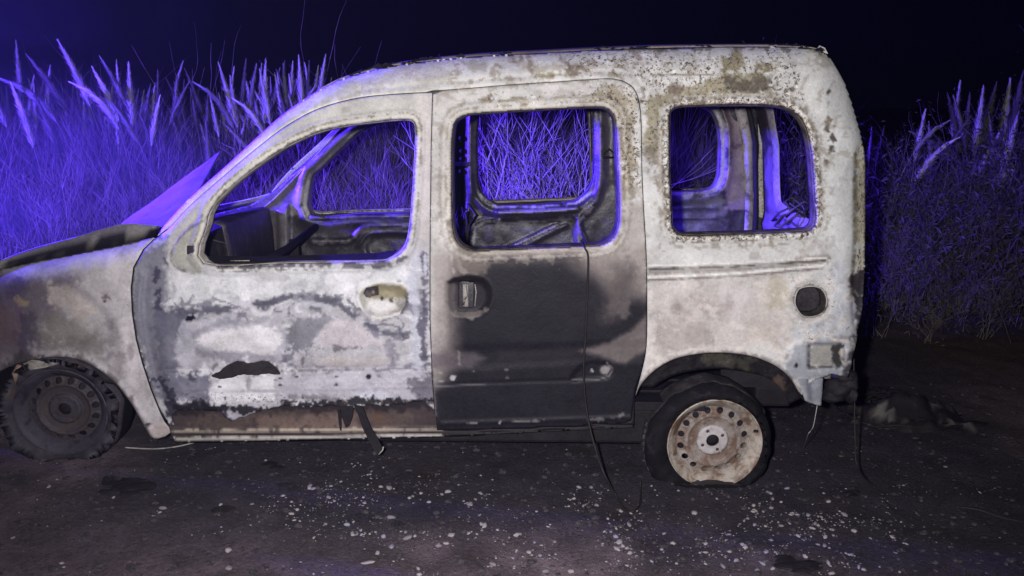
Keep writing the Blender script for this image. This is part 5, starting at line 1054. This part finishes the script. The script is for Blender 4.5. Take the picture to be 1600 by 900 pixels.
def reed(px, py, Y, lean, bend, label, size=1.0, rs=None, group='plumed reeds behind the van', thick=1.0):
    rr = random.Random(int(px*13+py*7)); tip = P(px, py, Y); lean = lean*1.15+rr.gauss(0, .07); bend = bend*1.15+.2; bx = tip[0]-lean; by = Y+rr.uniform(-.1, .1); bz = float(ground_z(bx, by))
    H = tip[2]-bz; root = empty('reed', (bx, by, bz), label, 'reed', group); pts = []
    for k in range(13):
        t = k/12; s = t**bend
        pts.append(Vector((bx+lean*s, by+(tip[1]-by)*t, bz+H*(t if bend < 3 else 1-(1-t)**1.25*(1)))))
    mb = MB(); mb.add(tube(pts[:11], .0045, 4, .002)); mb.build('stem', M_STEM, root, True)
    mb = MB(); pl = .46*size; L = sum((pts[i+1]-pts[i]).length for i in range(12)); acc = 0; seg = []
    def at_len(s):
        a = 0
        for i in range(12):
            d = (pts[i+1]-pts[i]).length
            if a+d >= s: return pts[i].lerp(pts[i+1], (s-a)/d), (pts[i+1]-pts[i]).normalized()
            a += d
        return pts[12], (pts[12]-pts[11]).normalized()
    for k in range(int(560*size)):
        u = rr.random()**.85; c, t = at_len(L-pl*(1-u)); r = thick*.038*size*(math.sin(math.pi*min(1, u*.9+.1))**.7)*(1-u)**.3+.002
        an = rr.uniform(0, 6.28); side = t.orthogonal().normalized(); side.rotate(Matrix.Rotation(an, 3, t))
        ln = rr.uniform(.05, .09)*size; d = (t*1.0+side*(rr.uniform(.08, .45) if k % 4 else rr.uniform(.5, 1.1))*(1.2-u)+Vector((0, 0, -.25))*rr.random()).normalized(); ln *= (1.2-.75*u); a = c+side*r*rr.uniform(0, .5); wv = t.cross(side)*rr.uniform(.0022, .005)
        mb.add(([a-wv, a+wv, a+d*ln*.6+wv*.9, a+d*ln], [(0, 1, 2, 3)]))
    mb.build('plume', rr.choice(M_PLUMES), root)
    mb = MB()
    for k in range(8):
        an = rr.uniform(0, 6.28); ln = rr.uniform(.5, .9)*H*.75; z0 = rr.uniform(0, .3)*H; dx, dy = math.cos(an), math.sin(an)*.6; V = []
        for q in range(6):
            t = q/5; o = ln*.45*t**1.6; z = z0+ln*(t-.35*t*t); wd = .007*(1-t)+.0005; V += [(bx+dx*o-dy*wd, by+dy*o+dx*wd, bz+z), (bx+dx*o+dy*wd, by+dy*o-dx*wd, bz+z)]
        mb.add((V, [(2*q, 2*q+1, 2*q+3, 2*q+2) for q in range(5)]))
    mb.build('leaf', M_LEAF, root)
    return root
reeds = [  # tip x, tip y, depth, lean, bend, size, thickness, words
    (0, 122, 4.2, -.55, 3.2, 1.3, 1.2, 'drooping'), (25, 66, 4.8, .05, 1.6, .9, .7, 'upright'), (44, 88, 4.3, -.30, 2.4, 1.2, 1.1, 'arching'), (93, 67, 4.5, -.28, 2.2, 1.3, 1.0, 'tall leaning'), (114, 130, 4.1, -.42, 3.5, 1.2, 1.2, 'drooping'),
    (146, 108, 4.3, -.2, 2.4, 1.1, 1.1, 'arching'), (158, 91, 4.7, -.25, 2.2, 1.0, .9, 'leaning'), (182, 96, 5.2, .0, 1.5, .8, .6, 'thin upright'), (201, 102, 4.6, .02, 1.5, 1.2, 1.2, 'thick upright'), (242, 132, 5.0, .1, 1.7, .8, .7, 'short dark'), (249, 153, 3.9, .28, 2.2, .9, 1.1, 'right-leaning'),
    (277, 118, 4.9, .16, 1.8, .9, .7, 'slender'), (290, 110, 4.9, -.22, 2.0, .9, .7, 'slender left-leaning'), (306, 130, 4.3, -.34, 3.0, 1.1, 1.0, 'drooping'), (343, 103, 4.5, -.14, 1.7, 1.1, .8, 'upright'), (360, 122, 4.8, -.05, 1.6, 1.0, .8, 'upright'), (366, 155, 4.0, -.4, 3.2, 1.0, 1.1, 'low drooping'),
    (384, 96, 4.9, .03, 1.4, 1.1, .7, 'bushy'), (400, 104, 4.6, .1, 1.6, 1.1, .8, 'upright'), (415, 97, 4.5, .14, 1.6, 1.2, .9, 'fan-shaped'), (430, 118, 4.8, -.1, 1.7, 1.0, .8, 'arching'), (443, 104, 4.7, .02, 1.4, 1.1, .8, 'straight'), (467, 92, 4.6, .05, 1.4, 1.3, .9, 'tall straight'), (483, 98, 4.8, .03, 1.5, .9, .6, 'thin'), (508, 90, 4.5, .16, 1.7, 1.0, .9, 'right-leaning'), (497, 106, 4.9, .08, 1.6, .9, .8, 'short'), (452, 120, 5.1, 0, 1.5, 1, .8, 'stubby'), (392, 130, 5.2, -.05, 1.6, 1, .8, 'hazy'), (130, 150, 5.2, .05, 1.6, 1.2, 1., 'hazy'), (70, 118, 5.1, .1, 1.6, 1.2, 1., 'hazy'), (10, 140, 5.0, .1, 1.5, 1.2, 1.1, 'bushy'), (175, 140, 4.9, .0, 1.6, 1.3, 1.2, 'thick'), (225, 150, 5.4, .0, 1.6, 1.1, 1, 'shadowed'),
    (-40, 110, 4.4, -.2, 2.2, 1.2, 1, 'leaning'), (-80, 95, 4.6, .2, 2, 1.2, 1, 'upright'), (-120, 120, 4.6, -.2, 2.2, 1.2, 1, 'leaning'), (55, 150, 4.0, -.2, 2.0, 1.2, 1.2, 'low'), (325, 145, 5.1, .0, 1.5, 1.0, 1, 'stubby')]
reeds_r = [(1598, 116, 5.2, .05, 1.5, 1.5, 1.3, 'thick upright'), (1578, 128, 5.4, .0, 1.5, 1.5, 1.2, 'upright'), (1556, 134, 5.3, .02, 1.5, 1.5, 1.2, 'upright'), (1536, 140, 5.2, -.05, 1.6, 1.4, 1.1, 'leaning'), (1515, 150, 5.5, -.1, 1.8, 1.3, 1., 'leaning'), (1500, 130, 5.8, .0, 1.5, 1.2, .6, 'thin'), (1482, 150, 5.3, -.3, 2.0, 1.4, .8, 'curved'), (1424, 206, 4.8, -.5, 3.0, 1.1, .6, 'low drooping'), (1458, 208, 5.0, -.45, 2.4, .9, .5, 'thin drooping'), (1381, 200, 4.8, .06, 1.4, .8, .9, 'short upright'), (1630, 120, 5.2, .1, 1.6, 1.5, 1.2, 'upright'), (1660, 130, 5.0, .1, 1.6, 1.5, 1.2, 'upright'), (1590, 180, 4.7, .15, 1.8, 1.5, 1.2, 'low'), (1548, 200, 4.7, -.2, 2, 1.3, 1.1, 'low leaning'),
    (1362, 200, 5.1, .02, 1.4, .7, .6, 'slim')]
def place_word(px):
    return ('at the far left edge' if px < 60 else 'at the left above the wing' if px < 200 else 'left of the windscreen' if px < 330 else 'behind the windscreen pillar' if px < 450 else 'just left of the roof front' if px < 700 else 'right behind the rear corner' if px < 1400 else 'at the right of the frame' if px < 1530 else 'at the far right edge')
allr = sorted(reeds, key=lambda r: r[0]); 
def label_reeds(lst, side):
    for i, r in enumerate(lst):
        px, py, Y, ln, bd, sz, th, wd = r
        if px < 0 or px > 1600: lab = 'plumed reed growing just outside the %s edge of the view' % side; gp = 'plumed reeds behind the van'
        else:
            vis = [q for q in lst if 0 <= q[0] <= 1600]; k = sorted(vis).index(r)
            ords = ['leftmost', 'second', 'third', 'fourth', 'fifth', 'sixth', 'seventh', 'eighth', 'ninth', 'tenth', 'eleventh', 'twelfth', 'thirteenth', 'fourteenth', 'fifteenth', 'sixteenth', 'seventeenth', 'eighteenth', 'nineteenth', 'twentieth', 'twenty-first', 'twenty-second', 'twenty-third', 'twenty-fourth', 'twenty-fifth', 'twenty-sixth', 'twenty-seventh', 'twenty-eighth', 'twenty-ninth', 'thirtieth', 'thirty-first', 'thirty-second', 'thirty-third', 'thirty-fourth', 'thirty-fifth', 'thirty-sixth']
            lab = '%s plumed reed %s, %s %s-hand reeds' % (wd, place_word(px), ords[k]+(' of the' if k == 0 else ' of the'), side); gp = 'plumed reeds behind the van'
        reed(px, py, Y, ln, bd, lab, sz, thick=th, group=gp)
label_reeds(reeds, 'left'); label_reeds(reeds_r, 'right')
rb = random.Random(78)
for k in range(60):
    px = rb.uniform(-50, 530); py = rb.uniform(96, 165)+ (0 if k % 3 else 20)
    reed(px, py, rb.uniform(4.4, 6.6), rb.gauss(0, .14), rb.uniform(1.4, 2.4), 'slim feathery reed rising %s, thinner than the main plumes' % place_word(px), rb.uniform(.7, 1.1), thick=rb.uniform(.35, .7), group='slim feathery reeds %s' % place_word(px))
rb = random.Random(77)
for k in range(44):
    px = rb.choice((rb.uniform(-60, 520), rb.uniform(-60, 520), rb.uniform(1440, 1660))); py = rb.uniform(125, 205) if px < 600 else rb.uniform(150, 230)
    sd = 'left' if px < 600 else 'right'
    reed(px, py, rb.uniform(3.6, 6.4), rb.gauss(0, .22), rb.uniform(1.5, 3.0), 'low dim plumed reed in the grass %s' % place_word(px), rb.uniform(.8, 1.2), thick=rb.uniform(.6, 1.1), group='low dim reeds %s' % place_word(px))

def shrub(px, Y, H, label, mat, seed_, spread=.5, n=7, name='bare_shrub', depth=3, group=None, leaf=None, leafn=0, r0=.007, leafs=.02):
    rr = random.Random(seed_); b = P(px, 500, Y); base = Vector((b[0], Y, float(ground_z(b[0], Y)))); root = empty(name, base, label, 'shrub', group); mb = MB(); tips = []
    def br(p, d, L, r, lv):
        pts = [p]; q = p.copy(); dd = d.copy(); K_ = 5
        for k in range(K_):
            dd = (dd+Vector((rr.gauss(0, .10), rr.gauss(0, .10), rr.gauss(.02, .07)))).normalized(); q = q+dd*L/K_; pts.append(q.copy())
            if lv > 0 and k >= 1:
                for _ in range(rr.choice((0, 1, 1, 2))):
                    s = Vector((rr.gauss(0, 1), rr.gauss(0, 1), rr.gauss(.25, .5))).normalized(); br(q, (dd+s*rr.uniform(.5, .95)).normalized(), L*rr.uniform(.35, .6), r*.6, lv-1)
            if lv <= 1: tips.append(q.copy())
        mb.add(tube(pts, r, 3, r*.35, cap=False))
    for k in range(n):
        a = rr.uniform(0, 6.28); t = rr.uniform(.05, spread); br(base+Vector((rr.gauss(0, .05), rr.gauss(0, .05), 0)), Vector((math.cos(a)*t, math.sin(a)*t, 1)).normalized(), H*rr.uniform(.6, .85), r0, depth-1)
    mb.build('branch', mat, root, True)['kind'] = 'stuff'
    if leaf:
        m2 = MB()
        for _ in range(leafn):
            t = rr.choice(tips); c = t+Vector((rr.gauss(0, .07), rr.gauss(0, .07), rr.gauss(0, .07))); d = Vector((rr.gauss(0, 1), rr.gauss(0, 1), rr.gauss(0, 1))).normalized(); s = d.orthogonal().normalized(); L = leafs*rr.uniform(.6, 1.5)
            m2.add(([c, c+d*L*.5+s*L*.13, c+d*L+Vector((0, 0, -L*.25)), c+d*L*.5-s*L*.13], [(0, 1, 2, 3)]))
        m2.build('foliage', leaf, root)['kind'] = 'stuff'
    return root
# bare shrubs seen through the sliding door's openings, lit by the beacon
for k, (px, Y, H, sp) in enumerate(((775, 3.0, 1.3, .35), (820, 2.9, 1.35, .6), (862, 3.2, 1.3, .6), (900, 2.9, 1.3, .7), (800, 3.5, 1.4, .5), (848, 3.7, 1.2, .5), (745, 3.6, 1.2, .4))):
    shrub(px, Y, H, ('bare branching shrub at the left of the view through the sliding door window', 'tall bare shrub with crossing stems in the middle of the sliding door window', 'bare forked shrub right of centre in the sliding door window', 'spreading bare shrub at the right of the sliding door window', 'tall bare shrub standing behind the others in the sliding door window', 'low bare shrub set back behind the middle of the sliding door window', 'low bare shrub half hidden by the pillar left of the sliding door window')[k], M_TWIG, 300+k, sp, 6, group='bare shrubs behind the van', r0=.0095)
# thin bare stalks against the sky
for k, (px, Y, H) in enumerate(((327, 5.0, 2.18), (112, 5.4, 2.2), (382, 5.3, 2.2), (468, 5.4, 2.25), (521, 5.0, 2.12), (560, 5.0, 1.95), (745, 5.0, 2.0), (860, 5.0, 2.05), (830, 5.3, 1.95))):
    shrub(px, Y, H, ('bare twiggy stalk rising alone above the reeds left of the windscreen', 'tall twiggy stalk above the reeds at the far left', 'thin stalk rising above the reeds left of the roof, nearest the lone twig', 'tall thin stalk above the straight reeds by the roof front', 'thin forked stalk touching the front slope of the roof', 'small stalk just above the front of the roof', 'thin stalk poking over the middle of the roof', 'tallest of the small stalks over the roof above the sliding door', 'short stalk poking over the roof beside the tallest one')[k], M_STEM, 500+k, .12, 2, 'bare_stalk', 2, 'bare stalks against the night sky', r0=.005)
# leafy weeds along the verge
for k, (px, Y, H) in enumerate(((1385, 3.3, 1.05), (1440, 3.1, .95), (1490, 3.4, 1.15), (1545, 3.2, 1.1), (1600, 3.3, 1.2), (1420, 4.2, 1.25), (1520, 4.2, 1.4), (1590, 4.3, 1.5), (1240, 3.6, 1.45), (1265, 3.3, 1.1), (1175, 3.9, 1.0),
                                (560, 3.2, .8), (500, 3.1, .9), (440, 3.1, .9), (380, 3.2, .9), (310, 3.0, .9), (250, 3.3, .9), (180, 3.2, .9), (110, 3.0, .9), (40, 3.2, .95), (-40, 3.1, .95), (620, 3.3, .9), (680, 3.4, .8), (140, 4.0, 1.1), (20, 4.0, 1.1), (300, 4.2, 1.1), (420, 4.2, 1.1), (540, 4.2, 1.1))):
    lab = 'leafy weed bush %s' % (('low and loose behind the rear corner', 'low and rounded right of the rear corner', 'loose and tall in the right part', 'dense in the right part', 'dense at the right edge', 'standing back right of the rear corner', 'standing back under the right reeds', 'standing back at the right edge', 'seen through the rear window opening', 'low in the rear window opening', 'hidden low behind the rear quarter')[k] if k < 11 else
          ('seen low through the right half of the front window', 'seen in the middle of the front window', 'seen left of centre in the front window', 'seen at the left of the front window', 'behind the windscreen pillar', 'behind the curled hood corner', 'behind the hood', 'at the left behind the hood', 'at the left edge behind the wing', 'just outside the left edge', 'at the right end of the front window', 'behind the door pillar', 'standing back under the left reeds', 'standing back at the far left', 'standing back left of the windscreen', 'standing back behind the windscreen', 'standing back behind the front window')[k-11])
    shrub(px, Y, H, lab, M_TWIG2 if k < 11 else M_STEM, 700+k, .55, 9, 'weed_bush', 3, 'weed bushes along the verge', M_BUSH if k < 11 else None, 620, r0=.0045, leafs=.05)
for k, (px, Y, H) in enumerate(((1372, 2.5, .42), (1410, 2.9, .5), (1452, 2.45, .3), (1500, 2.8, .5), (1552, 2.5, .4), (1600, 2.9, .5), (1398, 3.1, .6), (1475, 3.1, .6))):
    shrub(px, Y, H, 'low weed clump %s, right verge' % ('nearest the rear corner', 'second from the rear corner', 'small and third from the rear corner', 'in the middle', 'right of the middle', 'at the right edge', 'set back behind the rear corner', 'set back in the middle')[k], M_TWIG2, 900+k, .9, 9, 'weed_bush', 3, 'low weed clumps on the right-hand verge', M_BUSH, 420, r0=.0035, leafs=.034)
# grass sward on the verge
def sward(n, x0, x1, y0, y1, hfun, seed_, wid=.005):
    r = np.random.default_rng(seed_); x = r.uniform(x0, x1, n); y = y0+(y1-y0)*r.random(n)**1.3
    dens = fbm(x*1.6, y*1.6, 71, 4); keep = (dens > -.35) & (y > y0+.45+.9*fbm(x*1.4, x*0+3, 75, 3)); x = x[keep]; y = y[keep]; dens = dens[keep]; n = len(x)
    z = ground_z(x, y); h = hfun(x, y)*r.uniform(.35, 1.1, n)*(1+.8*dens); a = r.uniform(0, 2*np.pi, n); b = r.normal(0, .28, n); c = r.normal(0, .28, n); wd = wid*r.uniform(.6, 1.6, n)
    V = np.empty((n, 5, 3)); ca, sa = np.cos(a)*wd, np.sin(a)*wd
    V[:, 0] = np.column_stack([x-ca, y-sa, z]); V[:, 1] = np.column_stack([x+ca, y+sa, z]); V[:, 2] = np.column_stack([x+ca*.8+b*h*.35, y+sa*.8+c*h*.35, z+h*.6]); V[:, 3] = np.column_stack([x-ca*.8+b*h*.35, y-sa*.8+c*h*.35, z+h*.6]); V[:, 4] = np.column_stack([x+b*h, y+c*h, z+h])
    k = np.arange(n)*5; me = bpy.data.meshes.new('grass')
    F4 = np.column_stack([k, k+1, k+2, k+3]).tolist(); F3 = np.column_stack([k+3, k+2, k+4]).tolist(); me.from_pydata(V.reshape(-1, 3).tolist(), [], F4+F3); me.materials.append(M_GRASS)
    o = bpy.data.objects.new('grass', me); C.objects.link(o); return o
setp(sward(62000, -6.5, 2.2, 2.35, 7.5, lambda x, y: .5+.28*np.clip(y-2.6, 0, 2.2), 1), 'tall dry grass growing thickly beyond the van on the left and middle', 'grass', None, 'stuff')
setp(sward(16000, 1.6, 8.5, 2.9, 7.5, lambda x, y: .12+.36*np.clip(y-3.0, 0, 2.5), 2), 'lower dry grass on the dark verge at the right', 'grass', None, 'stuff')

# thin smoke and damp night air
mb = MB(); mb.box(-60, 60, -12, 90, -1.6, 5.0)
hz_o = mb.build('haze', None); hm = bpy.data.materials.new('haze_air'); hm.use_nodes = True; nt = hm.node_tree
for n_ in list(nt.nodes):
    if n_.type != 'OUTPUT_MATERIAL': nt.nodes.remove(n_)
pv = nt.nodes.new('ShaderNodeVolumePrincipled'); pv.inputs['Density'].default_value = HAZE; pv.inputs['Anisotropy'].default_value = 0.6; pv.inputs['Color'].default_value = (.55, .55, .95, 1)
nt.links.new(pv.outputs[0], nt.nodes['Material Output'].inputs['Volume']); hz_o.data.materials.append(hm); setp(hz_o, 'thin smoky night air round the van', 'haze', None, 'stuff')

# drifting smoke ahead of the van, lit blue by the beacons
def smoke(px, py, Y, rx, ry, rz_, dens, label):
    p = P(px, py, Y); bm = bmesh.new(); bmesh.ops.create_icosphere(bm, subdivisions=3, radius=1); me = bpy.data.meshes.new('smoke'); bm.to_mesh(me); bm.free()
    o = bpy.data.objects.new('smoke', me); C.objects.link(o); o.location = (p[0], p[1], p[2]); o.scale = (rx, ry, rz_)
    m = bpy.data.materials.new('smoke_air'); m.use_nodes = True; nt = m.node_tree
    for n_ in list(nt.nodes):
        if n_.type != 'OUTPUT_MATERIAL': nt.nodes.remove(n_)
    pv = nt.nodes.new('ShaderNodeVolumePrincipled'); pv.inputs['Color'].default_value = (.75, .75, .85, 1); pv.inputs['Anisotropy'].default_value = .3
    tc = nd(nt, 'ShaderNodeTexCoord'); ln = nd(nt, 'ShaderNodeVectorMath', operation='LENGTH'); nt.links.new(tc.outputs['Object'], ln.inputs[0])
    f = rng_(nt, ln.outputs['Value'], 1.0, .15, 0, 1, True); nn = rng_(nt, noise(nt, 1.6, 3, .5, .4, off=px), .38, .66, .15, 1.0)
    nt.links.new(math_(nt, 'MULTIPLY', math_(nt, 'MULTIPLY', f, nn), dens), pv.inputs['Density']); nt.links.new(pv.outputs[0], nt.nodes['Material Output'].inputs['Volume'])
    me.materials.append(m); setp(o, label, 'smoke', None, 'stuff')
smoke(40, 300, 2.7, 1.9, .9, 1.0, .36, 'blue-lit smoke drifting over the grass behind the hood at the left')
smoke(60, 30, 4.2, 1.9, .9, 1.0, .085, 'thin blue-lit smoke rising against the night sky at top left')
S.cycles.volume_step_rate = 2.0; S.cycles.volume_max_steps = 64
